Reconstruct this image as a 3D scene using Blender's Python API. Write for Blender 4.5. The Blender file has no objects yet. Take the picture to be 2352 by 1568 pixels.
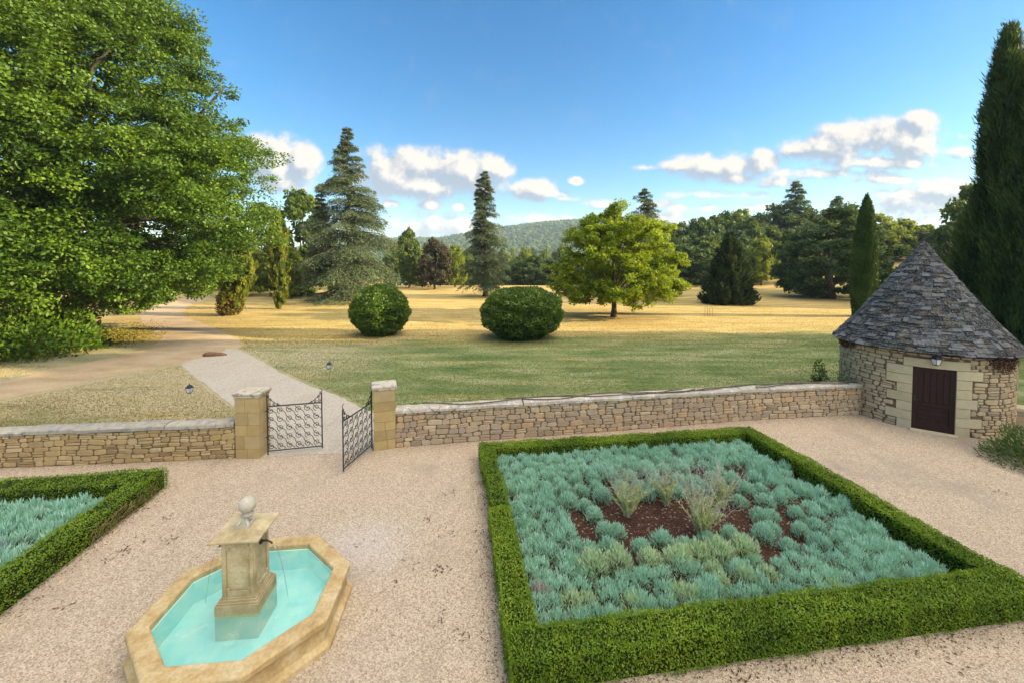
import bpy, math, random
import numpy as np
R_ = math.radians
SC = bpy.context.scene
COL = SC.collection
rng = np.random.default_rng(7)
random.seed(7)

# ------------------------------------------------------------------ camera
CAM_H, F_PX, PITCH = 5.2, 951.0, 2.0           # picture measured on a 2352 x 1568 grid
PX0, PY0 = 1176.0, 600.0 + 951.0 * math.tan(R_(PITCH))
cam = bpy.data.cameras.new("camera"); cam_o = bpy.data.objects.new("camera", cam); COL.objects.link(cam_o)
cam.sensor_width = 36.0; cam.lens = 36.0 * F_PX / 2352.0
cam.shift_y = -(784.0 - PY0) / 2352.0
cam.clip_start = 0.05; cam.clip_end = 20000
cam_o.location = (0, 0, CAM_H); cam_o.rotation_euler = (R_(90 - PITCH), 0, 0)
SC.camera = cam_o
cp, sp_ = math.cos(R_(PITCH)), math.sin(R_(PITCH))
def ray(px, py):
    a = (px - PX0) / F_PX; b = (PY0 - py) / F_PX
    return np.array([a, cp + b * sp_, -sp_ + b * cp])
def at(px, py, z=0.0):                          # point of the plane of height z under a picture point
    d = ray(px, py); t = (z - CAM_H) / d[2]
    return np.array([0, 0, CAM_H]) + d * t
def atY(px, py, Y):                             # point at distance Y
    d = ray(px, py); return np.array([0, 0, CAM_H]) + d * (Y / d[1])

# ------------------------------------------------------------------ light
SUN_EL, SUN_AZ = 18.0, -5.0                     # sun on the right, a little behind
VEIL_FILL = 2.3  # strength of the added out-of-view fill cloud
SKY_STRENGTH, SUN_STRENGTH = 0.092, 5.0
SC.view_settings.view_transform = 'Standard'; SC.view_settings.look = 'None'
SC.view_settings.exposure = 1.55; SC.view_settings.gamma = 1.0
SC.view_settings.use_white_balance = True; SC.view_settings.white_balance_temperature = 6900; SC.view_settings.white_balance_tint = 10
sun = bpy.data.lights.new("sun", 'SUN'); sun.energy = SUN_STRENGTH; sun.angle = R_(0.6); sun.color = (1.0, 0.83, 0.58)
sun_o = bpy.data.objects.new("sun", sun); COL.objects.link(sun_o)
sun_o.location = (60, 0, 60)
sun_o.rotation_euler = (R_(90 - SUN_EL), 0, R_(90 + SUN_AZ))

W = bpy.data.worlds.new("World"); SC.world = W; W.use_nodes = True
def build_world():
    nt = W.node_tree; nt.nodes.clear(); N = nt.nodes.new; L = nt.links.new
    out = N('ShaderNodeOutputWorld')
    sky = N('ShaderNodeTexSky'); sky.sky_type = 'NISHITA'; sky.sun_disc = False
    sky.sun_elevation = R_(SUN_EL); sky.sun_rotation = R_(90 - SUN_AZ)
    sky.altitude = 150; sky.air_density = 1.0; sky.dust_density = 0.5; sky.ozone_density = 2.5
    hs = N('ShaderNodeHueSaturation'); hs.inputs['Saturation'].default_value = 1.38; hs.inputs['Value'].default_value = 1.0
    L(sky.outputs[0], hs.inputs['Color'])
    bg = N('ShaderNodeBackground'); bg.inputs[1].default_value = SKY_STRENGTH; L(hs.outputs[0], bg.inputs[0])
    # clouds: soft lobes in directions of the sky, broken up by noise
    tc = N('ShaderNodeTexCoord'); sep = N('ShaderNodeSeparateXYZ'); L(tc.outputs['Generated'], sep.inputs[0])
    def M(op, a, b=None, clamp=False):
        m = N('ShaderNodeMath'); m.operation = op; m.use_clamp = clamp
        for i, v in enumerate((a, b)):
            if v is None: continue
            if isinstance(v, (int, float)): m.inputs[i].default_value = v
            else: L(v, m.inputs[i])
        return m.outputs[0]
    yy = M('MAXIMUM', sep.outputs[1], 0.05)
    comb = N('ShaderNodeCombineXYZ'); L(M('DIVIDE', sep.outputs[0], yy), comb.inputs[0]); L(M('DIVIDE', sep.outputs[2], yy), comb.inputs[1])
    # density group
    g = bpy.data.node_groups.new("cloud_density", 'ShaderNodeTree')
    g.interface.new_socket('P', in_out='INPUT', socket_type='NodeSocketVector')
    g.interface.new_socket('D', in_out='OUTPUT', socket_type='NodeSocketFloat')
    gN = g.nodes.new; gL = g.links.new
    gi = gN('NodeGroupInput'); go = gN('NodeGroupOutput')
    def gm(op, a, b=None, c=None, clamp=False):
        m = gN('ShaderNodeMath'); m.operation = op; m.use_clamp = clamp
        for i, v in enumerate((a, b, c)):
            if v is None: continue
            if isinstance(v, (int, float)): m.inputs[i].default_value = v
            else: gL(v, m.inputs[i])
        return m.outputs[0]
    def gv(op, a, b):
        m = gN('ShaderNodeVectorMath'); m.operation = op
        for i, v in enumerate((a, b)):
            if v is None: continue
            if isinstance(v, tuple): m.inputs[i].default_value = v
            else: gL(v, m.inputs[i])
        return m.outputs
    n1 = gN('ShaderNodeTexNoise'); n1.inputs['Scale'].default_value = 9; n1.inputs['Detail'].default_value = 8; n1.inputs['Roughness'].default_value = 0.56
    gL(gi.outputs[0], n1.inputs['Vector'])
    n2 = gN('ShaderNodeTexNoise'); n2.inputs['Scale'].default_value = 22; n2.inputs['Detail'].default_value = 7; n2.inputs['Roughness'].default_value = 0.6
    gL(gi.outputs[0], n2.inputs['Vector'])
    blobs = [  # px, py, rx, ry, weight
        (640, 372, 68, 62, 1.3), (690, 378, 52, 52, 1.2), (600, 350, 50, 40, 1.0), (660, 420, 85, 28, .8),
        (965, 378, 95, 40, 1.05), (1075, 400, 95, 48, 1.15), (1125, 388, 55, 34, 1.2), (900, 405, 95, 58, .85), (1000, 430, 180, 36, .9), (870, 360, 50, 30, .6),
        (1235, 437, 62, 26, 1.2), (1270, 445, 48, 18, 1.0), (1320, 418, 22, 11, 1.0), (1290, 458, 40, 10, .8),
        (900, 470, 32, 13, .85), (990, 472, 32, 13, .95), (1055, 477, 26, 13, .9), (960, 520, 190, 40, .62),
        (1650, 385, 120, 34, 1.05), (1560, 384, 60, 15, .9), (1740, 375, 45, 30, 1.0), (1690, 410, 60, 22, .7), (1480, 388, 40, 9, .6),
        (1990, 318, 120, 44, 1.1), (2080, 330, 95, 46, 1.1), (2110, 290, 55, 32, .9), (1900, 345, 110, 34, .95), (1840, 345, 60, 30, .8), (2000, 375, 180, 22, .75),
        (2080, 470, 150, 40, .72), (2170, 440, 90, 30, .8), (2200, 350, 50, 22, .7), (2200, 318, 40, 12, .5),
        (1500, 470, 40, 14, .75), (1600, 480, 130, 14, .6), (1520, 500, 90, 22, .7), (1750, 478, 120, 12, .6), (1380, 470, 50, 14, .6), (2150, 510, 120, 18, .8), (1250, 505, 200, 18, .5), (1100, 535, 220, 26, .55), (1380, 520, 130, 30, .6), (1900, 400, 200, 16, .6), (2020, 415, 160, 14, .55), (1650, 450, 160, 14, .5), (1780, 420, 60, 16, .7), (2090, 378, 40, 18, .9)]
    acc = None
    for px, py, rx, ry, w in blobs:
        cx, cy = (px - PX0) / F_PX, (600 - py) / F_PX
        s = gv('SUBTRACT', gi.outputs[0], (cx, cy, 0))[0]
        s = gv('MULTIPLY', s, (F_PX / rx / 1.35, F_PX / ry / 1.35, 0))[0]
        ln = gv('LENGTH', s, None)[1]
        v = gm('MULTIPLY', gm('SUBTRACT', 1.0, ln, clamp=True), w * 1.25)
        acc = v if acc is None else gm('SMOOTH_MAX', acc, v, 0.12)
    nz = gm('ADD', gm('MULTIPLY', gm('SUBTRACT', n1.outputs[0], 0.5), 1.8), gm('MULTIPLY', gm('SUBTRACT', n2.outputs[0], 0.5), 1.5))
    gL(gm('ADD', acc, gm('MULTIPLY', nz, gm('MULTIPLY', acc, 2.2, clamp=True))), go.inputs[0])
    def dens(v):
        q = N('ShaderNodeGroup'); q.node_tree = g; L(v, q.inputs[0]); return q.outputs[0]
    d0 = dens(comb.outputs[0])
    off = N('ShaderNodeVectorMath'); off.operation = 'ADD'; L(comb.outputs[0], off.inputs[0]); off.inputs[1].default_value = (0.022, 0.020, 0)
    d1 = dens(off.outputs[0])
    def SS(v, a, b):
        m = N('ShaderNodeMapRange'); m.interpolation_type = 'SMOOTHSTEP'; L(v, m.inputs[0]); m.inputs[1].default_value = a; m.inputs[2].default_value = b
        return m.outputs[0]
    alpha = SS(d0, 0.08, 0.72)
    front = SS(sep.outputs[1], 0.1, 0.25)
    alpha = M('MULTIPLY', M('MULTIPLY', alpha, front), 0.96)
    shade = SS(M('SUBTRACT', d0, d1), -0.26, 0.44)
    mixc = N('ShaderNodeMix'); mixc.data_type = 'RGBA'; L(shade, mixc.inputs[0])
    mixc.inputs[6].default_value = (0.14, 0.17, 0.215, 1); mixc.inputs[7].default_value = (0.345, 0.325, 0.30, 1)
    cb = N('ShaderNodeBackground'); L(mixc.outputs[2], cb.inputs[0]); cb.inputs[1].default_value = 1.0
    ms = N('ShaderNodeMixShader'); L(alpha, ms.inputs[0]); L(bg.outputs[0], ms.inputs[1]); L(cb.outputs[0], ms.inputs[2])
    # unseen bright cloud, added overhead and behind the viewer as fill light
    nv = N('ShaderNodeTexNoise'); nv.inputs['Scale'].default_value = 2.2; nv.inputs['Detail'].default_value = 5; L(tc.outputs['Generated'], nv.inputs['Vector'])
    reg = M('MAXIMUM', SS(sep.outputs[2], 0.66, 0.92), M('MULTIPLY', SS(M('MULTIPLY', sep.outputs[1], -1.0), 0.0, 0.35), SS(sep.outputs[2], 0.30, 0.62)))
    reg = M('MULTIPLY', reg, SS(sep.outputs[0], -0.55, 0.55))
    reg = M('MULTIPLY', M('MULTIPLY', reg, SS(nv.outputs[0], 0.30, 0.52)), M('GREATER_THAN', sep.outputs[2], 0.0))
    vb = N('ShaderNodeBackground'); vb.inputs[0].default_value = (1.0, 0.93, 0.84, 1); vb.inputs[1].default_value = VEIL_FILL
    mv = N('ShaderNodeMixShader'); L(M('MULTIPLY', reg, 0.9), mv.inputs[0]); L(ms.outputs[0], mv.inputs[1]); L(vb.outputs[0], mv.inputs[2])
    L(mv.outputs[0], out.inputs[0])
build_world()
SC.cycles.max_bounces = 8; SC.cycles.transparent_max_bounces = 12; SC.cycles.use_denoising = True
SC.cycles.sample_clamp_indirect = 6.0

# ------------------------------------------------------------------ helpers: nodes
def ramp_cols(cs): return [(p, (c[0], c[1], c[2], 1)) for p, c in cs]
class NT:
    def __init__(s, name):
        s.m = bpy.data.materials.new(name); s.m.use_nodes = True
        s.t = s.m.node_tree; s.t.nodes.clear()
        s.out = s.n('ShaderNodeOutputMaterial')
    def n(s, k): return s.t.nodes.new(k)
    def set(s, sock, v):
        if isinstance(v, (int, float)): sock.default_value = v
        elif isinstance(v, tuple): sock.default_value = v if len(v) == len(sock.default_value) else (*v, 1)
        else: s.t.links.new(v, sock)
    def pos(s): return s.n('ShaderNodeNewGeometry').outputs['Position']
    def obj(s): return s.n('ShaderNodeTexCoord').outputs['Object']
    def orand(s): return s.n('ShaderNodeObjectInfo').outputs['Random']
    def attr(s, name):
        a = s.n('ShaderNodeAttribute'); a.attribute_name = name; return a.outputs['Fac']
    def scale(s, v, k):
        m = s.n('ShaderNodeVectorMath'); m.operation = 'MULTIPLY'; s.set(m.inputs[0], v); m.inputs[1].default_value = k; return m.outputs[0]
    def noise(s, v, sc, det=4, rough=.55, dist=0):
        m = s.n('ShaderNodeTexNoise'); s.set(m.inputs['Vector'], v); m.inputs['Scale'].default_value = sc
        m.inputs['Detail'].default_value = det; m.inputs['Roughness'].default_value = rough; m.inputs['Distortion'].default_value = dist
        return m.outputs[0]
    def vor(s, v, sc, out='Color', feat='F1'):
        m = s.n('ShaderNodeTexVoronoi'); m.feature = feat; s.set(m.inputs['Vector'], v); m.inputs['Scale'].default_value = sc
        return m.outputs[out]
    def ramp(s, f, cs):
        m = s.n('ShaderNodeValToRGB'); s.set(m.inputs[0], f); e = m.color_ramp.elements
        cs = ramp_cols(cs)
        while len(e) < len(cs): e.new(0.5)
        for i, (p, c) in enumerate(cs): e[i].position = p; e[i].color = c
        return m.outputs[0]
    def mix(s, f, a, b, mode='MIX'):
        m = s.n('ShaderNodeMix'); m.data_type = 'RGBA'; m.blend_type = mode
        s.set(m.inputs[0], f); s.set(m.inputs[6], a); s.set(m.inputs[7], b); return m.outputs[2]
    def math(s, op, a, b=None, clamp=False):
        m = s.n('ShaderNodeMath'); m.operation = op; m.use_clamp = clamp; s.set(m.inputs[0], a)
        if b is not None: s.set(m.inputs[1], b)
        return m.outputs[0]
    def ss(s, v, a, b, lo=0., hi=1.):
        m = s.n('ShaderNodeMapRange'); m.interpolation_type = 'SMOOTHSTEP'; s.set(m.inputs[0], v)
        for i, k in enumerate((a, b, lo, hi)): m.inputs[i + 1].default_value = k
        return m.outputs[0]
    def sepxyz(s, v):
        m = s.n('ShaderNodeSeparateXYZ'); s.set(m.inputs[0], v); return m.outputs
    def bump(s, h, strength=.5, dist=.02):
        m = s.n('ShaderNodeBump'); s.set(m.inputs['Height'], h); m.inputs['Strength'].default_value = strength; m.inputs['Distance'].default_value = dist
        return m.outputs[0]
    def pbr(s, col, rough=.8, spec=.3, nrm=None, metal=0.):
        b = s.n('ShaderNodeBsdfPrincipled'); s.set(b.inputs['Base Color'], col); s.set(b.inputs['Roughness'], rough)
        b.inputs['Specular IOR Level'].default_value = spec; b.inputs['Metallic'].default_value = metal
        if nrm is not None: s.set(b.inputs['Normal'], nrm)
        return b.outputs[0]
    def done(s, sh): s.set(s.out.inputs[0], sh); return s.m

def leaf_mat(name, cols, transl=.35, spec=.25, rough=.55, patch=.6, bright=1.0):
    n = NT(name)
    f = n.attr('rnd')
    f2 = n.noise(n.pos(), patch, 2)
    k = n.math('ADD', n.math('MULTIPLY', f, .7), n.math('MULTIPLY', f2, .45), )
    k = n.math('SUBTRACT', k, .07, clamp=True)
    cs = [(i / (len(cols) - 1), tuple(c * bright for c in col)) for i, col in enumerate(cols)]
    c = n.ramp(k, cs)
    p = n.pbr(c, rough, spec)
    t = n.n('ShaderNodeBsdfTranslucent'); n.set(t.inputs[0], n.mix(.5, c, (c_ := (min(1, cols[-1][0] * 1.3 * bright), min(1, cols[-1][1] * 1.25 * bright), cols[-1][2] * .7 * bright))))
    m = n.n('ShaderNodeMixShader'); m.inputs[0].default_value = transl; n.set(m.inputs[1], p); n.set(m.inputs[2], t.outputs[0])
    return n.done(m.outputs[0])

def bark_mat(name, c1, c2, sc=3.):
    n = NT(name); v = n.scale(n.obj(), (1, 1, .25)); k = n.noise(v, sc * 3, 6, .65)
    return n.done(n.pbr(n.ramp(k, [(.3, c1), (.7, c2)]), .9, .15, n.bump(k, .8, .04)))

# ------------------------------------------------------------------ helpers: objects
WLOC = {}
def tag(o, label=None, cat=None, group=None, kind=None):
    if label: o['label'] = label
    if cat: o['category'] = cat
    if group: o['group'] = group
    if kind: o['kind'] = kind
    return o
def thing(name, label, cat, loc=(0, 0, 0), group=None):
    o = bpy.data.objects.new(name, None); o.empty_display_size = .2; COL.objects.link(o)
    o.location = tuple(float(x) for x in loc); WLOC[o.name] = np.array(loc, float)
    return tag(o, label, cat, group)
def unit(v): return v / (np.linalg.norm(v, axis=-1, keepdims=True) + 1e-9)

class MB:
    """collects shapes given in world space; build() links them as one mesh object under its parent"""
    def __init__(s): s.v = []; s.f = []; s.k = []; s.r = []; s.m = []; s.sm = []; s.n = 0
    def add(s, V, F, rnd=None, mi=0, smooth=False):
        V = np.asarray(V, float).reshape(-1, 3); F = np.asarray(F, int)
        if F.ndim == 1: F = F.reshape(1, -1)
        s.v.append(V); s.f.append((F + s.n)); s.n += len(V)
        r = np.full(len(F), random.random()) if rnd is None else np.broadcast_to(np.asarray(rnd, float), (len(F),)).copy()
        s.r.append(r); s.m.append(np.full(len(F), mi, int)); s.sm.append(np.full(len(F), smooth, bool))
    def box(s, c, d, rz=0., rnd=None, mi=0, M=None):
        x, y, z = np.array(d) / 2.
        V = np.array([[i * x, j * y, k * z] for k in (-1, 1) for j in (-1, 1) for i in (-1, 1)])
        if M is not None: V = V @ np.array(M).T
        ca, sa = math.cos(rz), math.sin(rz)
        V = V @ np.array([[ca, sa, 0], [-sa, ca, 0], [0, 0, 1]]) + np.array(c)
        s.add(V, [[0, 2, 3, 1], [4, 5, 7, 6], [0, 1, 5, 4], [2, 6, 7, 3], [0, 4, 6, 2], [1, 3, 7, 5]], rnd, mi)
    def tube(s, P, rad, sides=6, rnd=None, mi=0, cap=True, smooth=True):
        P = np.asarray(P, float); n = len(P)
        rad = np.broadcast_to(np.asarray(rad, float), (n,))
        T = unit(np.gradient(P, axis=0))
        up = np.array([0, 0, 1.]) if abs(T[0][2]) < .9 else np.array([1., 0, 0])
        a = unit(np.cross(T[0], up)); A = [a]
        for i in range(1, n):
            a = a - T[i] * np.dot(a, T[i]); a = a / (np.linalg.norm(a) + 1e-9); A.append(a)
        A = np.array(A); B = np.cross(T, A)
        th = np.arange(sides) * 2 * math.pi / sides
        V = P[:, None] + rad[:, None, None] * (A[:, None] * np.cos(th)[None, :, None] + B[:, None] * np.sin(th)[None, :, None])
        i = np.arange(n - 1)[:, None] * sides; j = np.arange(sides)[None]; j2 = (j + 1) % sides
        F = np.stack([i + j, i + j2, i + sides + j2, i + sides + j], -1).reshape(-1, 4)
        r = random.random() if rnd is None else rnd
        s.add(V, F, r, mi, smooth)
        if cap:
            s.f.append(np.arange(sides)[::-1].reshape(1, -1) + s.n - n * sides); s.f.append(np.arange(sides).reshape(1, -1) + s.n - sides)
            for _ in range(2): s.r.append(np.array([r])); s.m.append(np.array([mi])); s.sm.append(np.array([False]))
    def lathe(s, prof, c=(0, 0), seg=24, a0=0., rnd=None, mi=0, smooth=False, close=False):
        prof = np.asarray(prof, float); n = len(prof)
        th = a0 + np.arange(seg) * 2 * math.pi / seg
        V = np.stack([c[0] + prof[:, 0:1] * np.cos(th), c[1] + prof[:, 0:1] * np.sin(th), np.repeat(prof[:, 1:2], seg, 1)], -1)
        i = np.arange(n - 1)[:, None] * seg; j = np.arange(seg)[None]; j2 = (j + 1) % seg
        F = np.stack([i + j, i + j2, i + seg + j2, i + seg + j], -1).reshape(-1, 4)
        s.add(V, F, rnd, mi, smooth)
    def cards(s, p, d, w, rnd, mi=0, shape='leaf'):
        """p base points, d length vectors, w half width vectors"""
        n = len(p)
        if shape == 'leaf': V = np.stack([p, p + d * .45 + w, p + d, p + d * .45 - w], 1)
        else: V = np.stack([p - w, p + w, p + d + w * .35, p + d - w * .35], 1)
        F = np.arange(n * 4).reshape(n, 4)
        s.add(V, F, rnd, mi)
    def build(s, name, mats, parent=None, smooth=None, loc=None):
        me = bpy.data.meshes.new(name)
        V = np.concatenate(s.v)
        base = WLOC[parent.name] if parent is not None else (np.zeros(3) if loc is None else np.array(loc, float))
        V = V - base
        me.vertices.add(len(V)); me.vertices.foreach_set('co', V.astype(np.float32).ravel())
        tot = np.concatenate([np.full(len(f), f.shape[1]) for f in s.f]); li = np.concatenate([f.ravel() for f in s.f])
        me.loops.add(len(li)); me.loops.foreach_set('vertex_index', li.astype(np.int32))
        me.polygons.add(len(tot)); st = np.concatenate([[0], np.cumsum(tot)[:-1]])
        me.polygons.foreach_set('loop_start', st.astype(np.int32)); me.polygons.foreach_set('loop_total', tot.astype(np.int32))
        me.polygons.foreach_set('material_index', np.concatenate(s.m).astype(np.int32))
        sm = np.concatenate(s.sm) if smooth is None else np.full(len(tot), smooth)
        me.polygons.foreach_set('use_smooth', sm)
        a = me.attributes.new('rnd', 'FLOAT', 'FACE'); a.data.foreach_set('value', np.concatenate(s.r).astype(np.float32))
        me.update(calc_edges=True); me.validate()
        for m in (mats if isinstance(mats, (list, tuple)) else [mats]): me.materials.append(m)
        o = bpy.data.objects.new(name, me); COL.objects.link(o)
        if parent is not None: o.parent = parent
        elif loc is not None: o.location = tuple(float(x) for x in loc)
        WLOC[o.name] = base
        return o
def bevel(o, w=.01, seg=2):
    m = o.modifiers.new('bevel', 'BEVEL'); m.width = w; m.segments = seg; m.limit_method = 'ANGLE'; m.angle_limit = R_(35)
    return o
def dup(root, loc=None, rz=None, scale=None, label=None, group=None):
    c = root.copy(); COL.objects.link(c); WLOC[c.name] = np.zeros(3)
    if loc is not None: c.location = tuple(float(x) for x in loc)
    if rz is not None: c.rotation_euler = (0, 0, rz)
    if scale is not None: c.scale = scale
    if label: c['label'] = label
    if group: c['group'] = group
    for ch in list(root.children):
        d = ch.copy(); COL.objects.link(d); d.parent = c
        for g in list(ch.children):
            e = g.copy(); COL.objects.link(e); e.parent = d
    return c
class Wob:
    """smooth wobble of space, for lumpy outlines"""
    def __init__(s, sc, seed, n=7):
        r = np.random.default_rng(seed); s.k = r.normal(size=(n, 3)) * sc; s.p = r.uniform(0, 6.28, n)
    def __call__(s, P): return np.sin(np.asarray(P) @ s.k.T + s.p).mean(-1) * 1.6

# ------------------------------------------------------------------ terrain
def sstep(a, b, x): t = np.clip((np.asarray(x, float) - a) / (b - a), 0, 1); return t * t * (3 - 2 * t)
def terrain(x, y):
    x = np.asarray(x, float); y = np.asarray(y, float)
    z = 7.2 * sstep(48, 135, y) * sstep(12, 105, x)
    drop = sstep(86, 150, y) * (1 - sstep(15, 60, x)) * sstep(-60, -20, x)
    z = z - 9.0 * drop
    far = sstep(140, 320, y)
    z = z * (1 - far) + far * (-10)
    hx = (x - 260) / 620.; hy = (y - 1300) / 420.
    hill = 138 * np.exp(-(hx ** 2 + hy ** 2) * .9)
    hx2 = (x + 260) / 520.; hy2 = (y - 1250) / 380.
    hill2 = 80 * np.exp(-(hx2 ** 2 + hy2 ** 2))
    hx3 = (x - 1500) / 700.; hill3 = 110 * np.exp(-(hx3 ** 2 + ((y - 1500) / 400.) ** 2))
    hx4 = (x + 1500) / 800.; hill4 = 90 * np.exp(-(hx4 ** 2 + ((y - 1400) / 400.) ** 2))
    return z + sstep(300, 800, y) * np.maximum(np.maximum(hill, hill2), np.maximum(hill3, hill4))
EXEC_LATER = []
# ------------------------------------------------------------------ ground materials
def make_ground_mats():
    G = {}
    n = NT('dry_lawn'); p = n.pos(); x, y, z = n.sepxyz(p)
    big = n.noise(p, .07, 3); mid = n.noise(n.scale(p, (.5, 1.6, 1)), .55, 4, .6); fine = n.noise(n.scale(p, (.6, 1.4, 1)), 7, 5, .7); streak = n.noise(n.scale(p, (.12, .9, 1)), 1.1, 4, .6)
    straw = n.ramp(n.math('ADD', n.math('MULTIPLY', mid, .6), n.math('MULTIPLY', fine, .45)), [(.3, (.215, .15, .055)), (.5, (.42, .295, .105)), (.75, (.56, .42, .185))])
    green = n.ramp(n.math('ADD', n.math('MULTIPLY', mid, .55), n.math('MULTIPLY', fine, .5)), [(.38, (.05, .09, .027)), (.5, (.155, .20, .065)), (.62, (.34, .325, .165))])
    pale = n.ramp(fine, [(.3, (.30, .25, .14)), (.7, (.50, .43, .27))])
    yy = n.math('ADD', y, n.math('MULTIPLY', n.math('SUBTRACT', streak, .5), 12.))
    yy = n.math('SUBTRACT', yy, n.math('MULTIPLY', x, .12))
    g = n.ss(yy, 25., 30.5, 1, 0)
    patch = n.ss(n.math('ADD', n.math('MULTIPLY', big, .5), n.math('MULTIPLY', streak, .5)), .40, .60)
    col = n.mix(g, straw, green)
    left = n.ss(n.math('ADD', x, n.math('MULTIPLY', mid, 4.)), -9., -3., 1, 0)
    col = n.mix(n.math('MULTIPLY', n.math('MULTIPLY', left, g), n.ss(streak, .28, .46)), col, pale)
    col = n.mix(n.math('MULTIPLY', patch, n.ss(yy, 26., 34., .15, .42)), col, n.mix(.5, green, (.22, .20, .05)))
    col = n.mix(n.math('MULTIPLY', n.math('MULTIPLY', g, n.ss(streak, .55, .7)), .55), col, straw)
    far = n.ss(y, 150., 320.); wood = n.ramp(n.noise(p, .03, 4), [(.3, (.02, .042, .016)), (.7, (.06, .09, .03))]); col = n.mix(far, col, wood)
    dk = n.ss(n.noise(n.scale(p, (.35, 1., 1)), .28, 5, .65), .48, .66); col = n.mix(n.math('MULTIPLY', n.math('MULTIPLY', dk, g), .55), col, n.mix(fine, (.05, .10, .03), (.13, .19, .06)))
    G['lawn'] = n.done(n.pbr(col, .95, .1, n.bump(fine, .7, .05)))
    def gravel(name, a, b, c, sc=60., patchc=(.30, .235, .18), stain=None):
        n = NT(name); p = n.pos()
        v = n.vor(p, sc); v2 = n.vor(p, sc * 2.1)
        fv = n.math('MULTIPLY', n.sepxyz(v)[0], .6); fv = n.math('ADD', fv, n.math('MULTIPLY', n.sepxyz(v2)[0], .4))
        col = n.ramp(fv, [(.12, a), (.42, b), (.9, c)])
        m1 = n.noise(p, .55, 5, .62); m2 = n.noise(p, 3.2, 4, .65)
        col = n.mix(n.ss(m1, .48, .72, 0, .55), col, patchc)
        col = n.mix(n.ss(m2, .58, .75, 0, .45), col, n.mix(.35, col, (.10, .08, .06)))
        tr = n.noise(n.scale(p, (2.4, .35, 1)), .9, 4, .6); col = n.mix(n.ss(tr, .56, .72, 0, .35), col, n.mix(.4, col, (.16, .12, .08)))
        if stain:                                              # chalky splash marks beside the fountain
            px_, py_, _z = n.sepxyz(p); dx = n.math('SUBTRACT', px_, stain[0]); dy = n.math('SUBTRACT', py_, stain[1])
            rr_ = n.math('SQRT', n.math('ADD', n.math('MULTIPLY', dx, dx), n.math('MULTIPLY', dy, dy)))
            col = n.mix(n.ss(n.math('ADD', rr_, n.math('MULTIPLY', n.noise(p, 2.6, 6, .7), 1.6)), .95, 2.1, .42, 0), col, n.mix(fv, (.36, .32, .29), (.68, .63, .58)))
        h = n.vor(p, sc, 'Distance')
        return n.done(n.pbr(col, .9, .2, n.bump(h, .55, .012)))
    G['gravel'] = gravel('courtyard_gravel', (.21, .152, .10), (.425, .325, .218), (.63, .52, .385), stain=(-2.75, 7.35))
    G['path'] = gravel('pale_gravel', (.27, .22, .17), (.44, .385, .30), (.60, .54, .45), 50., (.40, .33, .24))
    n = NT('drive_dirt'); p = n.pos(); k = n.noise(n.scale(p, (.6, 1, 1)), .9, 5, .6); f = n.noise(p, 9, 5, .7)
    col = n.ramp(n.math('ADD', n.math('MULTIPLY', k, .6), n.math('MULTIPLY', f, .4)), [(.3, (.29, .205, .12)), (.5, (.44, .325, .20)), (.7, (.53, .42, .28))])
    G['drive'] = n.done(n.pbr(col, .95, .1, n.bump(f, .4, .03)))
    n = NT('bed_soil'); p = n.pos(); f = n.noise(p, 22, 5, .7); c = n.vor(p, 30)
    col = n.ramp(f, [(.3, (.028, .014, .009)), (.55, (.075, .038, .024)), (.75, (.15, .09, .06))])
    col = n.mix(n.ss(n.sepxyz(c)[0], .92, .96, 0, .7), col, (.34, .26, .2))
    G['soil'] = n.done(n.pbr(col, .95, .1, n.bump(f, 1., .04)))
    return G
G = make_ground_mats()

def polar_ground():
    rr = np.concatenate([[0], np.geomspace(3, 2200, 170)]); na = 288
    th = np.arange(na) * 2 * math.pi / na
    X = rr[1:, None] * np.sin(th); Y = rr[1:, None] * np.cos(th)
    Z = terrain(X, Y)
    m = MB(); V = np.concatenate([[[0, 0, 0]], np.stack([X, Y, Z], -1).reshape(-1, 3)])
    i = 1 + np.arange(len(rr) - 2)[:, None] * na; j = np.arange(na)[None]; j2 = (j + 1) % na
    m.add(V, np.stack([i + j, i + na + j, i + na + j2, i + j2], -1).reshape(-1, 4), .5, 0, True)
    m.add(V[:1 + na], np.stack([np.zeros(na, int), 1 + np.arange(na), 1 + (np.arange(na) + 1) % na], -1), .5, 0, True)
    tag(m.build('lawn', G['lawn']), kind='structure')
polar_ground()

def sheet(name, poly, z, mat, jag=.0, step=.35, seed=1):
    """a flat sheet with an irregular outline"""
    r = np.random.default_rng(seed); P = []
    poly = [np.array(q[:2], float) for q in poly]
    w = Wob(1.6, seed); w2 = Wob(6., seed + 5)
    for a, b in zip(poly, poly[1:] + poly[:1]):
        L = np.linalg.norm(b - a); k = max(1, int(L / step))
        nrm = np.array([-(b - a)[1], (b - a)[0]]) / (L + 1e-9)
        for i in range(k):
            q = a + (b - a) * i / k
            e = np.array([q[0], q[1], 0])
            P.append(q + nrm * jag * (w(e) * .6 + w2(e) * .5 + r.normal() * .18))
    P = np.array(P); me = bpy.data.meshes.new(name)
    from mathutils.geometry import delaunay_2d_cdt
    from mathutils import Vector
    k = len(P); vv, _, ff, _, _, _ = delaunay_2d_cdt([Vector(p) for p in P], [(i, (i + 1) % k) for i in range(k)], [list(range(k))], 1, 1e-5)
    me.from_pydata([(p[0], p[1], z) for p in vv], [], [list(q) for q in ff]); me.update()
    if sum(q.normal.z for q in me.polygons) < 0: me.flip_normals()
    me.materials.append(mat)
    o = bpy.data.objects.new(name, me); COL.objects.link(o); return tag(o, kind='structure')
A2 = lambda px, py: at(px, py, 0.)
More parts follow.
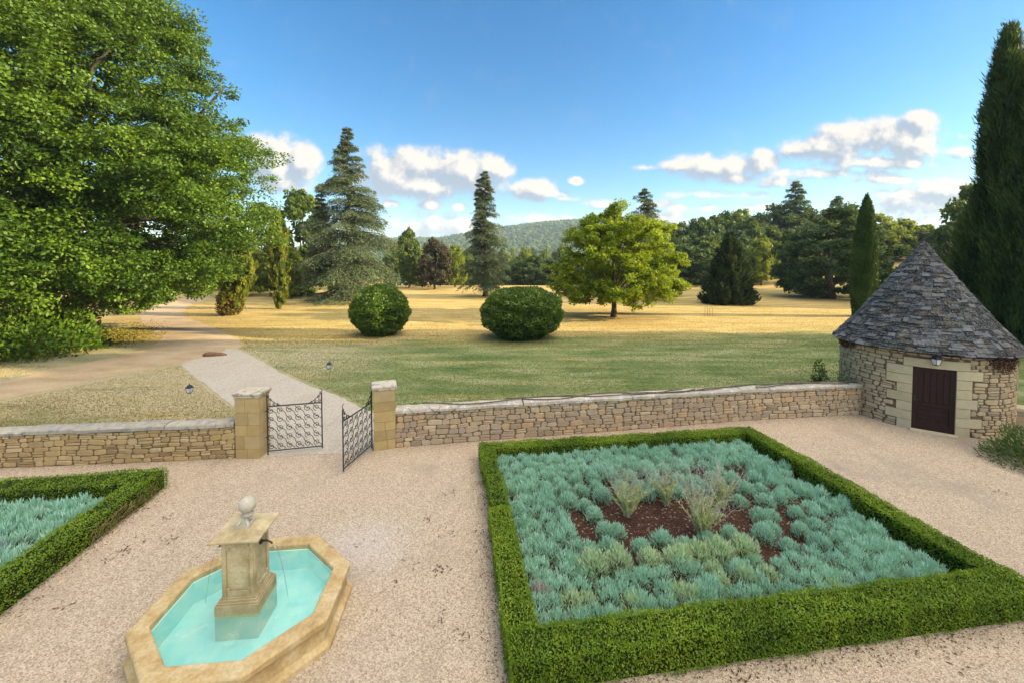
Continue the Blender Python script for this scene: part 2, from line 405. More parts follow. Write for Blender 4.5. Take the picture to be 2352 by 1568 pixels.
# the forecourt, up to the walls
YAW = R_(8.0); U = np.array([math.cos(YAW), math.sin(YAW), 0]); V_ = np.array([-math.sin(YAW), math.cos(YAW), 0])
PIL_L0, PIL_L1 = A2(541, 1053), A2(596, 1053); PIL_R0, PIL_R1 = A2(859, 1036), A2(909, 1029)
WALL_L = [A2(-700, 1092), A2(-200, 1082), A2(0, 1074), A2(270, 1064), A2(541, 1051)]
WALL_R = [A2(909, 1027), A2(1100, 1012), A2(1400, 990), A2(1700, 966), A2(1985, 950)]
yard = [np.array([-24, -9]), np.array([26, -9]), np.array([26, 14.]), A2(2345, 1010)[:2] + np.array([1.5, 1.2]), A2(2120, 960)[:2], WALL_R[4][:2] + V_[:2] * .25, WALL_R[2][:2] + V_[:2] * .25, WALL_R[0][:2] + V_[:2] * .2,
        PIL_R0[:2] + V_[:2] * .2, A2(850, 1030)[:2], PIL_L1[:2] + V_[:2] * .15, WALL_L[4][:2] + V_[:2] * .2, WALL_L[2][:2] + V_[:2] * .2, WALL_L[0][:2] + V_[:2] * .2]
sheet('courtyard', yard, .006, G['gravel'], .0, 2.)
sheet('path', [A2(606, 1048), A2(606, 985), A2(560, 948), A2(500, 905), A2(452, 868), A2(415, 836), A2(440, 826), A2(500, 817), A2(520, 800), A2(552, 803), A2(600, 829), A2(650, 858), A2(720, 889), A2(790, 915), A2(858, 950), A2(870, 1020), A2(850, 1036)], .012, G['path'], .09, .3, 3)
sheet('driveway', [A2(-500, 985), A2(-250, 948), A2(0, 919), A2(120, 893), A2(240, 868), A2(360, 843), A2(432, 832), A2(500, 822), A2(540, 805), A2(560, 790), A2(520, 765), A2(470, 745), A2(425, 728), A2(415, 716), A2(440, 700), A2(475, 690), A2(530, 676), A2(600, 662), A2(640, 655),
        A2(600, 655), A2(520, 669), A2(455, 681), A2(400, 690), A2(345, 705), A2(318, 722), A2(330, 745), A2(372, 775), A2(350, 797), A2(250, 822), A2(120, 850), A2(0, 877), A2(-250, 905), A2(-500, 935)], .008, G['drive'], .16, .5, 9)

# ------------------------------------------------------------------ stone
def stone_mat(name, cols, noise_sc=9., dark=.35, lichen=None, bump=.5, lsc=5.5):
    n = NT(name); p = n.pos(); r = n.attr('rnd')
    c = n.ramp(r, [(i / (len(cols) - 1), c) for i, c in enumerate(cols)])
    k = n.noise(p, noise_sc, 6, .65); k2 = n.noise(p, noise_sc * .22, 4, .6)
    c = n.mix(n.ss(k, .35, .7, 0, dark), c, n.mix(.55, c, (.10, .07, .045)))
    c = n.mix(n.ss(k2, .5, .7, 0, .4), c, n.mix(.5, c, (.42, .29, .13)))
    if lichen:
        k3 = n.noise(p, lsc, 7, .72); c = n.mix(n.ss(k3, .52, .6, 0, lichen[1]), c, lichen[0])
    return n.done(n.pbr(c, .88, .2, n.bump(k, bump, .02)))
M_RUB_L = stone_mat('rubble_ochre', [(.27, .185, .09), (.38, .27, .13), (.46, .33, .16), (.35, .25, .11), (.51, .39, .22), (.42, .27, .11)])
M_RUB_R = stone_mat('rubble_warm', [(.29, .22, .155), (.43, .32, .20), (.37, .29, .20), (.53, .42, .28), (.50, .33, .17), (.33, .27, .21), (.45, .35, .22)])
M_RUB_H = stone_mat('rubble_pale', [(.37, .285, .175), (.46, .36, .23), (.52, .42, .27), (.39, .30, .19), (.49, .36, .20), (.34, .28, .19)])
n = NT('mortar'); k = n.noise(n.pos(), 14, 4); M_MORTAR = n.done(n.pbr(n.ramp(k, [(.3, (.11, .075, .045)), (.7, (.21, .15, .095))]), .95, .1))
M_DRESSED = stone_mat('dressed_cream', [(.52, .435, .27), (.58, .49, .31), (.48, .40, .24), (.55, .465, .31)], 7., .25)
M_PILLAR = stone_mat('pillar_stone', [(.40, .28, .115), (.47, .34, .15), (.42, .31, .16), (.36, .25, .10)], 4., .35)
M_COPING = stone_mat('coping_stone', [(.42, .37, .29), (.48, .42, .33), (.40, .36, .29)], 6., .45, ((.62, .60, .54), .75))
M_COPING_L = stone_mat('coping_lichen', [(.36, .33, .27), (.44, .39, .30)], 7., .5, ((.20, .22, .22), .8))
M_CAP = stone_mat('cap_stone', [(.54, .47, .36), (.60, .53, .42)], 6., .35, ((.09, .08, .065), .55))

def rubble(L, H, r, mw=.27, mh=.15):
    """corner lists of stones in a wall L long and H high"""
    out = []; w = Wob(3.5, int(r.integers(1e6)))
    t = 0.
    while t < H - .03:
        h = min(mh * r.uniform(.65, 1.4), H - t)
        if H - t - h < .05: h = H - t
        s = -r.uniform(0, .2)
        while s < L:
            wd = mw * r.uniform(.5, 1.6)
            cells = [(t, t + h)]
            if r.random() < .36 and h > .10: m = t + h * r.uniform(.4, .6); cells = [(t, m), (m, t + h)]
            for a, b in cells: out.append((max(s, 0), min(s + wd, L), a, b))
            s += wd
        t += h
    P = []
    for s0, s1, a, b in out:
        if s1 - s0 < .04: continue
        cut = r.uniform(.12, .36, 8); ww, hh = s1 - s0, b - a; c = min(ww, hh)
        q = np.array([[s0 + cut[0] * c, a], [s1 - cut[1] * c, a], [s1, a + cut[2] * c], [s1, b - cut[3] * c], [s1 - cut[4] * c, b], [s0 + cut[5] * c, b], [s0, b - cut[6] * c], [s0, a + cut[7] * c]])
        wq = np.c_[q, np.zeros(8)]
        q = q + np.c_[w(wq), w(wq + 9.1)] * .036 + r.normal(size=(8, 2)) * .05 * c
        q[:, 1] = np.clip(q[:, 1], 0.0, H)
        P.append(q)
    return P
def add_stones(m, polys, fmap, r, joint=.006, proud=.026, mi=0):
    for q in polys:
        c = q.mean(0); sz = np.ptp(q, axis=0).min()
        o = c + (q - c) * (1 - min(.3, 2 * joint / sz)); i = c + (q - c) * (1 - min(.6, 2 * (joint + .018) / sz))
        d = proud * r.uniform(.5, 1.25); tilt = r.normal(size=2) * .04
        dd = d + (i - c) @ tilt
        Vv = np.concatenate([fmap(o, np.full(8, -.01)), fmap(o, np.full(8, d * .55)), fmap(i, dd)])
        j = np.arange(8); j2 = (j + 1) % 8
        rv = r.random()
        F = np.concatenate([np.stack([j, j2, 8 + j2, 8 + j], -1), np.stack([8 + j, 8 + j2, 16 + j2, 16 + j], -1)])
        m.add(Vv, F, rv, mi); m.f.append((16 + j).reshape(1, -1) + m.n - 24); m.r.append(np.array([rv])); m.m.append(np.array([mi])); m.sm.append(np.array([False]))

def path_map(pts, z0=0.):
    pts = np.array(pts)[:, :2]; seg = np.linalg.norm(np.diff(pts, axis=0), axis=1); cum = np.concatenate([[0], np.cumsum(seg)])
    def f(q, d):
        s = q[:, 0]; x = np.interp(s, cum, pts[:, 0]); y = np.interp(s, cum, pts[:, 1])
        i = np.clip(np.searchsorted(cum, s, side='right') - 1, 0, len(seg) - 1)
        t = (pts[i + 1] - pts[i]) / seg[i][:, None]; nn = np.stack([t[:, 1], -t[:, 0]], -1)   # towards the courtyard
        return np.stack([x + nn[:, 0] * d, y + nn[:, 1] * d, z0 + q[:, 1]], -1)
    return f, cum[-1]
def garden_wall(label, pts, h0, h1, mat, copmat, name='stone_wall', th=.34, seed=1, over=.05, ct=.10):
    r = np.random.default_rng(seed)
    f, L = path_map(pts)
    hh = lambda s: h0 + (h1 - h0) * s / L
    root = thing(name, label, 'wall', (*(np.array(pts).mean(0)[:2]), 0))
    g = lambda q, d: f(np.c_[q[:, 0], q[:, 1] * hh(q[:, 0])], d)
    H = 1.0
    m = MB()
    P = rubble(L, (h0 + h1) / 2, r)
    P = [np.c_[q[:, 0], q[:, 1] / ((h0 + h1) / 2)] for q in P]
    add_stones(m, P, g, r)
    P = rubble(L, (h0 + h1) / 2, r); P = [np.c_[q[:, 0], q[:, 1] / ((h0 + h1) / 2)] for q in P]
    add_stones(m, P, lambda q, d: g(q, -th - d)[::1], r)
    n = 40; s = np.linspace(0, L, n)
    V = np.concatenate([f(np.c_[s, np.full(n, -.02)], np.zeros(n)), f(np.c_[s, hh(s)], np.zeros(n)), f(np.c_[s, hh(s)], np.full(n, -th)), f(np.c_[s, np.full(n, -.02)], np.full(n, -th))])
    i = np.arange(n - 1)
    m.add(V, np.concatenate([np.stack([k * n + i, k * n + i + 1, (k + 1) * n + i + 1, (k + 1) * n + i], -1) for k in range(3)]), .5, 1)
    for e in (0, n - 1): m.add(V[[e, n + e, 2 * n + e, 3 * n + e]], [[0, 1, 2, 3]], .5, 1)
    m.build('stonework', [mat, M_MORTAR], root)
    c = MB(); s = 0.
    while s < L - .1:                                         # coping slabs, a little uneven
        e = min(L, s + r.uniform(.9, 1.5)); k = 6; ss = np.linspace(s + .006, e - .006, k); dz = r.normal() * .006; t = ct * r.uniform(.9, 1.1)
        prof = [(over, 0), (over + r.normal() * .006, t * .75), (over - .025, t), (-th / 2, t + .025), (-th - over + .02, t), (-th - over, 0)]
        rows = []
        wv = Wob(5., int(r.integers(1e6)))
        for a, b in prof:
            q = f(np.c_[ss, hh(ss) + b + dz], np.full(k, a)); rows.append(q + (wv(q) * .012)[:, None])
        V = np.concatenate(rows); i = np.arange(k - 1); F = [np.stack([p * k + i, p * k + i + 1, ((p + 1) % 6) * k + i + 1, ((p + 1) % 6) * k + i], -1) for p in range(6)]
        rv = r.random(); c.add(V, np.concatenate(F), rv, 0)
        for ee in (0, k - 1): c.add(V[[p * k + ee for p in range(6)]], [[0, 1, 2, 3, 4, 5]], rv, 0)
        s = e
    c.build('coping', copmat, root)
    return root, f, L, hh
garden_wall('low ochre rubble wall with lichened coping running left from the gate', WALL_L, .78, .86, M_RUB_L, M_COPING_L, seed=3)
WR, WRf, WRL, WRh = garden_wall('long rubble wall with pale coping between the gate and the round hut', WALL_R, .97, .93, M_RUB_R, M_COPING, seed=4)

def pillar(label, p0, p1, h, seed, depth=.5):
    r = np.random.default_rng(seed)
    c = (p0 + p1) / 2; w = np.linalg.norm(p1 - p0); t = unit(p1 - p0); nn = np.array([-t[1], t[0], 0]); c = c + nn * depth / 2
    rz = math.atan2(t[1], t[0])
    root = thing('gate_pillar', label, 'pillar', (c[0], c[1], 0)); m = MB()
    m.box((c[0], c[1], h / 2 - .01), (w - .03, depth - .03, h), rz, .2, 1)
    z = 0.
    while z < h - .05:
        bh = min(r.uniform(.24, .36), h - z)
        if h - z - bh < .1: bh = h - z
        k = r.uniform(.35, .65)
        parts = [(-w / 2, w * (k - .5)), (w * (k - .5), w / 2)] if r.random() < .75 else [(-w / 2, w / 2)]
        for a, b in parts:
            x = (a + b) / 2; q = c + t * x
            m.box((q[0], q[1], z + bh / 2), (b - a - .006, depth, bh - .006), rz, r.random(), 0)
        z += bh
    bevel(m.build('shaft', [M_PILLAR, M_MORTAR], root), .008, 2)
    m = MB()
    m.box((c[0], c[1], h + .03), (w + .05, depth + .05, .06), rz, r.random())
    m.box((c[0], c[1], h + .095), (w + .09, depth + .09, .07), rz, r.random())
    o = m.build('cap', M_CAP, root); bevel(o, .02, 3)
    return c, t, nn, w
LP = pillar('ochre stone gate pillar with a weathered cap, left of the gateway', PIL_L0, PIL_L1, 1.62, 11)
RP = pillar('ochre stone gate pillar with a darker blotched cap, joined to the long wall', PIL_R0, PIL_R1, 1.66, 12)

# ------------------------------------------------------------------ iron gate
n = NT('wrought_iron'); k = n.noise(n.pos(), 30, 4); M_IRON = n.done(n.pbr(n.ramp(k, [(.3, (.018, .018, .022)), (.7, (.045, .04, .042))]), .55, .4))
def spiral(c, r, a0, turns, sgn, n=26):
    t = np.linspace(0, 1, n); rad = r * (1 - .88 * t); a = a0 + sgn * t * turns * 2 * math.pi
    return np.c_[c[0] + rad * np.cos(a), c[1] + rad * np.sin(a)]
def gate_leaf(label, hinge, free, h_bar=1.33, h_post=1.62):
    root = thing('iron_gate', label, 'gate', (hinge[0], hinge[1], 0))
    d = free - hinge; W_ = np.linalg.norm(d[:2]); t = np.array([d[0], d[1], 0]) / W_
    P3 = lambda q: np.stack([hinge[0] + t[0] * q[:, 0], hinge[1] + t[1] * q[:, 0], q[:, 1]], -1)
    rz = math.atan2(t[1], t[0])
    m = MB()
    def bar(a, b, w=.028):
        a = np.array(a); b = np.array(b); m.tube(P3(np.array([a, b])), w * .6, 6, smooth=False)
    z0 = .12
    bar((0, .02), (0, h_post)); bar((W_, .06), (W_, h_post - .02)); bar((0, z0), (W_, z0), .026); bar((0, h_bar), (W_, h_bar), .03)
    m.tube(P3(np.array([(0.0, .5), (-.05, .5)])), .014, 6); m.tube(P3(np.array([(0., 1.2), (-.05, 1.2)])), .014, 6)
    m.build('frame', M_IRON, root)
    s = MB(); nx, nz = 6, 5; cw, ch = W_ / nx, (h_bar - z0) / nz; rad = .0085
    for j in range(nz):
        for i in range(nx):
            cx, cz = (i + .5) * cw, z0 + (j + .5) * ch
            sg = 1 if (i + j) % 2 == 0 else -1
            sp = spiral((cx - .02, cz), min(cw, ch) * .40, R_(100 if sg > 0 else 260), 1.35, sg)
            s.tube(P3(sp), rad, 5, cap=False)
    for k in range(-nz, nx + 1):                                 # wavy diagonals that join the scrolls
        u = np.linspace(0, nz, 40); x = (k + (nz - u)) * cw; z = z0 + u * ch
        x = x + np.sin(u * 2 * math.pi) * cw * .13
        ok = (x > .005) & (x < W_ - .005) & (z > z0) & (z < h_bar); q = np.c_[x, z][ok]
        if len(q) > 3: s.tube(P3(q), rad, 5, cap=False)
    s.build('scrollwork', M_IRON, root)
    for e, sg in ((0, 1), (W_, -1)):
        c = MB()                             # cresting that sweeps up to both posts
        u = np.linspace(0, 1, 20); q = np.c_[e + sg * (.02 + .40 * u), h_bar + .26 * (1 - u) ** 2 + .0]; c.tube(P3(q), .009, 5)
        for (du, dz, r_) in ((.07, .06, .05), (.085, .17, .045), (.17, .05, .04), (.26, .035, .03), (.03, .27, .04)):
            c.tube(P3(spiral((e + sg * du, h_bar + dz), r_, 1.2 if sg > 0 else 1.9, 1.5, sg, 18)), .008, 5, cap=False)
        q = np.array([[e, h_post], [e - sg * .02, h_post + .05], [e + sg * .01, h_post + .09], [e + sg * .05, h_post + .10]]); c.tube(P3(q), .009, 5)
        c.build('cresting', M_IRON, root)
hL = A2(607, 1050) + np.array([.03, .12, 0]); fL = A2(736, 1037); fL = fL + np.array([0, .12, 0])
gate_leaf('closed wrought iron gate leaf with scrollwork, hung on the left pillar', hL, fL)
hR = RP[0] - RP[1] * (RP[3] / 2 + .05) - RP[2] * .05; fR = A2(789, 1087)
gate_leaf('wrought iron gate leaf swung open into the courtyard', hR, fR, 1.30, 1.62)

# ------------------------------------------------------------------ fountain
n = NT('fountain_stone'); p = n.pos(); k = n.noise(p, 3.2, 6, .65); k2 = n.noise(p, 22, 5, .65); k3 = n.noise(n.scale(p, (1, 1, .4)), 7, 5, .6)
c = n.ramp(k, [(.28, (.36, .225, .095)), (.5, (.53, .38, .18)), (.72, (.64, .51, .31))])
c = n.mix(n.ss(k2, .42, .62, 0, .5), c, n.mix(.5, c, (.20, .13, .06)))
c = n.mix(n.ss(k3, .55, .72, 0, .55), c, (.44, .26, .10))
M_FST = n.done(n.pbr(c, .85, .2, n.bump(n.math('ADD', k2, n.math('MULTIPLY', k, .5)), .5, .02)))
n = NT('pedestal_stone'); p = n.pos(); k = n.noise(p, 4, 6, .65); k2 = n.noise(p, 26, 5, .65); z = n.sepxyz(p)[2]
c = n.ramp(k, [(.3, (.33, .245, .125)), (.5, (.50, .395, .22)), (.72, (.62, .52, .33))])
c = n.mix(n.ss(k2, .45, .65, 0, .4), c, n.mix(.5, c, (.18, .13, .07)))
wet = n.ss(n.math('ADD', z, n.math('MULTIPLY', n.math('SUBTRACT', k, .5), .25)), .40, 1.0, .50, 0)
c = n.mix(wet, c, (.20, .135, .055))                           # brown water stain above the pool
c = n.mix(n.ss(z, .35, .40, .8, 0), c, (.34, .40, .19))        # algae below the water line
M_PST = n.done(n.pbr(c, .85, .2, n.bump(k2, .4, .015)))
n = NT('pool_paint'); k = n.noise(n.pos(), 2.4, 5, .6); k2 = n.noise(n.pos(), 9, 4, .6)
M_POOL = n.done(n.pbr(n.mix(n.ss(k2, .5, .7, 0, .4), n.ramp(k, [(.35, (.36, .78, .72)), (.65, (.56, .86, .74))]), (.44, .72, .58)), .7, .2))
def water_mat():
    n = NT('pool_water'); v = n.obj(); k = n.noise(v, 7, 3, .5, 1.); k2 = n.noise(v, 24, 2)
    nr = n.bump(n.math('ADD', k, n.math('MULTIPLY', k2, .3)), .22, .03)
    tr = n.n('ShaderNodeBsdfTransparent'); tr.inputs[0].default_value = (.92, .99, .985, 1)
    gl = n.n('ShaderNodeBsdfGlossy'); gl.inputs['Roughness'].default_value = .05; n.set(gl.inputs['Normal'], nr)
    fr = n.n('ShaderNodeFresnel'); fr.inputs[0].default_value = 1.33; n.set(fr.inputs['Normal'], nr)
    df = n.n('ShaderNodeBsdfDiffuse'); pn = n.noise(v, 3.5, 5, .6, .8); n.set(df.inputs[0], n.ramp(pn, [(.3, (.22, .68, .72)), (.5, (.44, .85, .78)), (.7, (.70, .95, .84))]))  # pale mottling puts ripple reflections into the water colour
    m0 = n.n('ShaderNodeMixShader'); m0.inputs[0].default_value = .30; n.set(m0.inputs[1], tr.outputs[0]); n.set(m0.inputs[2], df.outputs[0])
    m = n.n('ShaderNodeMixShader'); n.set(m.inputs[0], fr.outputs[0]); n.set(m.inputs[1], m0.outputs[0]); n.set(m.inputs[2], gl.outputs[0])
    return n.done(m.outputs[0])
M_WATER = water_mat()
RIM = .45
oct_px = [(598, 1230), (726, 1223), (799, 1284), (747, 1423), (548, 1557), (282, 1459), (429, 1310)]
Q = np.array([at(a, b, RIM)[:2] for a, b in oct_px])
# centre of the circle through the rim's corners
Am = np.c_[2 * Q, np.ones(len(Q))]; sol = np.linalg.lstsq(Am, (Q ** 2).sum(1), rcond=None)[0]
FC = sol[:2]; FR = math.sqrt(sol[2] + (FC ** 2).sum())
angs = np.arctan2(Q[:, 1] - FC[1], Q[:, 0] - FC[0]); k8 = math.pi / 4
FA = np.angle(np.exp(1j * 8 * angs).mean()) / 8
FYAW = FA + R_(22.5)
while FYAW > R_(40): FYAW -= k8
while FYAW < R_(-10): FYAW += k8
print('FOUNTAIN', FC, FR, math.degrees(FA), math.degrees(FYAW))
def fountain():
    root = thing('fountain', 'octagonal stone fountain with turquoise basin and central square pedestal', 'fountain', (*FC, 0))
    r = FR; m = MB(); g = lambda pr: m.lathe(pr, FC, 8, FA, .5)
    # outer wall profile with plinth and moulded rim, over the rim and down inside to the water
    g([(r + .03, 0), (r + .03, .07), (r - .01, .10), (r - .05, .12), (r - .06, .28), (r - .045, .31), (r - .01, .335), (r, .36), (r + .005, .425), (r - .02, RIM), (r - .235, RIM), (r - .25, RIM - .015), (r - .25, .30)])
    o = m.build('basin', M_FST, root); bevel(o, .012, 2)
    m = MB(); m.lathe([(r - .254, RIM - .085), (r - .258, RIM - .09), (r - .258, .03), (.001, .03)], FC, 8, FA, .5)
    m.build('basin_lining', M_POOL, root)
    m = MB(); rr_ = np.linspace(r - .253, .0005, 26); m.lathe(np.c_[rr_, np.full(26, RIM - .10)], FC, 8, FA, .5, smooth=True)
    m.build('water', M_WATER, root)
    c = np.array([FC[0] - .035, FC[1], 0]); yaw = FYAW; m = MB(); B = lambda w, z0, z1, q=None: m.box((c[0], c[1], (z0 + z1) / 2), (w, w, z1 - z0), yaw, random.random())
    B(.56, .02, .51); B(.53, .51, .535); B(.49, .535, .565); B(.455, .565, .59); B(.385, .59, 1.355)
    for k in range(4):                                             # raised borders of the panels with cut corners
        a = yaw + k * math.pi / 2; nx = np.array([math.cos(a), math.sin(a), 0]); tx = np.array([-math.sin(a), math.cos(a), 0])
        f = lambda x, z, w, h: m.box(tuple(c + nx * .207 + tx * x + np.array([0, 0, z])), (.022, w, h), a, random.random())
        f(-.178, .97, .05, .76); f(.178, .97, .05, .76); f(0, 1.315, .30, .07); f(0, .63, .30, .08)
        for sx in (-1, 1): f(sx * .133, 1.26, .042, .042); f(sx * .133, .690, .042, .042)
    o = m.build('pedestal', M_PST, root); bevel(o, .006, 2)
    m = MB(); B2 = lambda w, z0, z1: m.box((c[0], c[1], (z0 + z1) / 2), (w, w, z1 - z0), yaw, .5)
    B2(.45, 1.35, 1.367); B2(.50, 1.367, 1.383); B2(.56, 1.383, 1.397); B2(.65, 1.397, 1.427)
    o = m.build('cap', M_PST, root); bevel(o, .010, 3)
    # shallow pyramid on the slab
    m = MB(); w = .315; h0 = 1.425
    V = [c + np.array([math.cos(yaw) * x - math.sin(yaw) * y, math.sin(yaw) * x + math.cos(yaw) * y, z]) for x, y, z in ((-w, -w, h0), (w, -w, h0), (w, w, h0), (-w, w, h0), (-.1, -.1, h0 + .03), (.1, -.1, h0 + .03), (.1, .1, h0 + .03), (-.1, .1, h0 + .03))]
    m.add(V, [[0, 1, 5, 4], [1, 2, 6, 5], [2, 3, 7, 6], [3, 0, 4, 7], [4, 5, 6, 7]], .5); m.build('cap_slope', M_PST, root)
    m = MB(); m.box((c[0], c[1], 1.475), (.18, .18, .05), yaw, .6); m.box((c[0], c[1], 1.55), (.10, .10, .13), yaw, .6)
    for k in range(4):                                             # scroll brackets round the neck
        a = yaw + k * math.pi / 2 + math.pi / 4; d = np.array([math.cos(a), math.sin(a), 0])
        if k in (0, 2): pass
        t = np.linspace(0, 1, 12); P = c + d[None] * (.105 - .055 * np.sin(t * 2.0))[:, None] + np.array([0, 0, 1])[None] * (1.49 + .11 * t)[:, None]
        m.tube(P, np.interp(t, [0, .3, 1], [.020, .024, .016]), 8)
    m.lathe([(.0, 1.60), (.075, 1.605), (.08, 1.625), (.05, 1.645), (.048, 1.66)], FC, 20, 0, .6, smooth=True)
    t = np.linspace(-1.2, math.pi / 2, 14); m.lathe(np.c_[.112 * np.cos(t), 1.755 + .112 * np.sin(t)], FC, 28, 0, .6, smooth=True)
    o = m.build('ball_finial', M_FINIAL, root)
    for sg in (1, -1):
        a = yaw if sg > 0 else yaw + math.pi; d = np.array([math.cos(a), math.sin(a), 0]); o3 = c + d * .20 + np.array([0, 0, 1.20])
        m = MB(); t = np.linspace(0, 1, 10); P = o3 + d[None] * (.16 * t)[:, None] + np.array([0, 0, 1.])[None] * (.02 * np.sin(t * 3.0) - .04 * t ** 3)[:, None]
        m.tube(P, np.interp(t, [0, 1], [.016, .011]), 8); m.tube(np.array([o3 - d * .002, o3 + d * .018]), [.035, .033], 12)
        m.build('spout', M_IRON, root)
        m = MB(); e = P[-1]; t = np.linspace(0, 1, 14); zz = e[2] - .02 - (e[2] - .37) * t ** 1.0
        xx = .20 * np.sqrt(np.clip(t, 0, 1)); P = np.c_[e[0] + d[0] * xx, e[1] + d[1] * xx, zz]
        m.tube(P, .0045, 6); m.build('water_jet', M_JET, root)
n = NT('finial_stone'); k = n.noise(n.pos(), 12, 5); M_FINIAL = n.done(n.pbr(n.ramp(k, [(.3, (.40, .36, .27)), (.7, (.54, .50, .40))]), .8, .2, n.bump(k, .2, .01)))
def jet():
    n = NT('water_jet'); tr = n.n('ShaderNodeBsdfTransparent'); gl = n.n('ShaderNodeBsdfGlossy'); gl.inputs['Roughness'].default_value = .1
    m = n.n('ShaderNodeMixShader'); m.inputs[0].default_value = .55; n.set(m.inputs[1], tr.outputs[0]); n.set(m.inputs[2], gl.outputs[0]); return n.done(m.outputs[0])
M_JET = jet()
fountain()
# ------------------------------------------------------------------ clipped hedges and beds
M_BOX = leaf_mat('box_leaves', [(.034, .072, .007), (.108, .195, .014), (.215, .32, .022), (.36, .44, .05)], .30, .3, .5, 2.2)
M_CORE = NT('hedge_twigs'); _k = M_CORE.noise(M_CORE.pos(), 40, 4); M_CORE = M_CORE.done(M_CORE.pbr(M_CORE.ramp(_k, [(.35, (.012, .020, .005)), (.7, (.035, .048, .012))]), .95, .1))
M_TWIG = NT('grey_twigs'); _k = M_TWIG.noise(M_TWIG.pos(), 40, 4); M_TWIG = M_TWIG.done(M_TWIG.pbr(M_TWIG.ramp(_k, [(.35, (.12, .10, .07)), (.7, (.30, .27, .20))]), .95, .1))
def hedge_shape(m, r, O, rects, dens=2700, leaf=.032, hfun=None, lump=.042, sparse=None):
    """leaves over the top and sides of clipped boxes (u0, v0, u1, v1, height)"""
    w1 = Wob(5., int(r.integers(1e6))); w2 = Wob(14., int(r.integers(1e6)))
    L2W = lambda u, v, z: O + U * u[:, None] + V_ * v[:, None] + np.array([0, 0, 1.]) * z[:, None]
    for (u0, v0, u1, v1, h) in rects:
        i = .045
        c = O + U * (u0 + u1) / 2 + V_ * (v0 + v1) / 2
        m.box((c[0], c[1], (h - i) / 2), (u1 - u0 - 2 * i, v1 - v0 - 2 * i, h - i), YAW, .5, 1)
        for face in range(5):
            if face == 0: A = (u1 - u0) * (v1 - v0)
            elif face < 3: A = (v1 - v0) * h
            else: A = (u1 - u0) * h
            k = int(A * dens * (1.0 if face == 0 else .85)); a, b = r.random(k), r.random(k)
            if face == 0: u, v, z = u0 + a * (u1 - u0), v0 + b * (v1 - v0), np.full(k, h); nl = np.array([0, 0, 1.])
            elif face == 1: u, v, z = np.full(k, u0), v0 + a * (v1 - v0), .03 + b * (h - .03); nl = -U
            elif face == 2: u, v, z = np.full(k, u1), v0 + a * (v1 - v0), .03 + b * (h - .03); nl = U
            elif face == 3: u, v, z = u0 + a * (u1 - u0), np.full(k, v0), .03 + b * (h - .03); nl = -V_
            else: u, v, z = u0 + a * (u1 - u0), np.full(k, v1), .03 + b * (h - .03); nl = V_
            P = L2W(u, v, z); dd = (w1(P) * .7 + w2(P) * .5) * lump - r.random(k) ** 2 * .055 + (r.random(k) > .97) * .03
            P = P + nl * dd[:, None]
            edge = np.minimum.reduce([u - u0, u1 - u, v - v0, v1 - v]) if face == 0 else np.full(k, 1.)
            P[:, 2] -= np.where(edge < .05, (.05 - edge) * .5, 0)
            nv = unit(nl + r.normal(size=(k, 3)) * .55)
            d = unit(nl * .55 + np.array([0, 0, .35]) + r.normal(size=(k, 3)) * .75) * (leaf * r.uniform(.7, 1.4, k))[:, None]
            s = unit(np.cross(nv, d)) * (leaf * r.uniform(.26, .4, k))[:, None]
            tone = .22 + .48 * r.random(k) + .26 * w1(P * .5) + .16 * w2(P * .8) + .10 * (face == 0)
            m.cards(P - d * .3, d, s, np.clip(tone, 0, 1), 0)
    return m
HH = .45
OB = at(1165, 1520, HH); OB[2] = 0
_a = at(1097, 1013, HH); OB2 = OB
BU, BV = 7.85, float(np.linalg.norm((_a - OB)[:2]))
_c = A2(1654, 1534); OB = OB + V_ * (float(np.dot(_c - OB, V_)))       # front face of the hedge
BV = float(np.dot(_a - OB, V_)); _o = float(np.dot(_a - OB, U)); OB = OB + U * (_o * .5 + float(np.dot(at(1140, 1250, HH) - OB, U)) * .5)
_b = at(1712, 970, HH); BU = float(np.dot(_b - OB, U))
print('BED', OB, BU, BV)
r = np.random.default_rng(21); w = .42
root = thing('box_hedge', 'low clipped green box hedge framing the large lavender bed', 'hedge', (*(OB + U * BU / 2 + V_ * BV / 2)[:2], 0))
m = MB(); t1, t2 = BV * .52, BV * .86
hedge_shape(m, r, OB, [(0, 0, BU, w + .06, HH + .02), (0, BV - w, BU, BV, HH - .02), (BU - w, w, BU, BV - w, HH), (0, w, w, t1, HH), (-.02, t2, w - .04, BV - w, HH - .01)], 4300, .030)
m.build('clipped_leaves', [M_BOX, M_CORE], root)
for i, (va, vb, du, lab) in enumerate(((t1 + .10, t1 + (t2 - t1) * .56, .03, 'clipped box plant filling the gap in the hedge, nearer of two'), (t1 + (t2 - t1) * .60, t2 - .06, -.01, 'clipped box plant filling the gap in the hedge, farther of two'))):
    cc = OB + U * .2 + V_ * (va + vb) / 2
    m = MB(); hedge_shape(m, r, OB, [(du + .03, va, du + w - .05, vb, HH + .03 - .05 * i)], 2900, .030, lump=.07)
    k = 14
    for _ in range(k):
        p = cc + U * r.normal() * .06 + V_ * r.normal() * .1; q = p + np.array([r.normal() * .12 - .05, r.normal() * .12, .2 + .2 * r.random()]); m.tube(np.array([p, (p + q) / 2 + r.normal(size=3) * .02, q]), [.007, .006, .003], 4, mi=1)
    tag(m.build('box_plant', [M_BOX, M_CORE], loc=(cc[0], cc[1], 0)), lab, 'hedge plant', 'box plants in the hedge gap')
sheet('soil', [OB + U * a + V_ * b for a, b in ((.15, .15), (BU - .15, .15), (BU - .15, BV - .15), (.15, BV - .15))], .03, G['soil'], .0, 2)

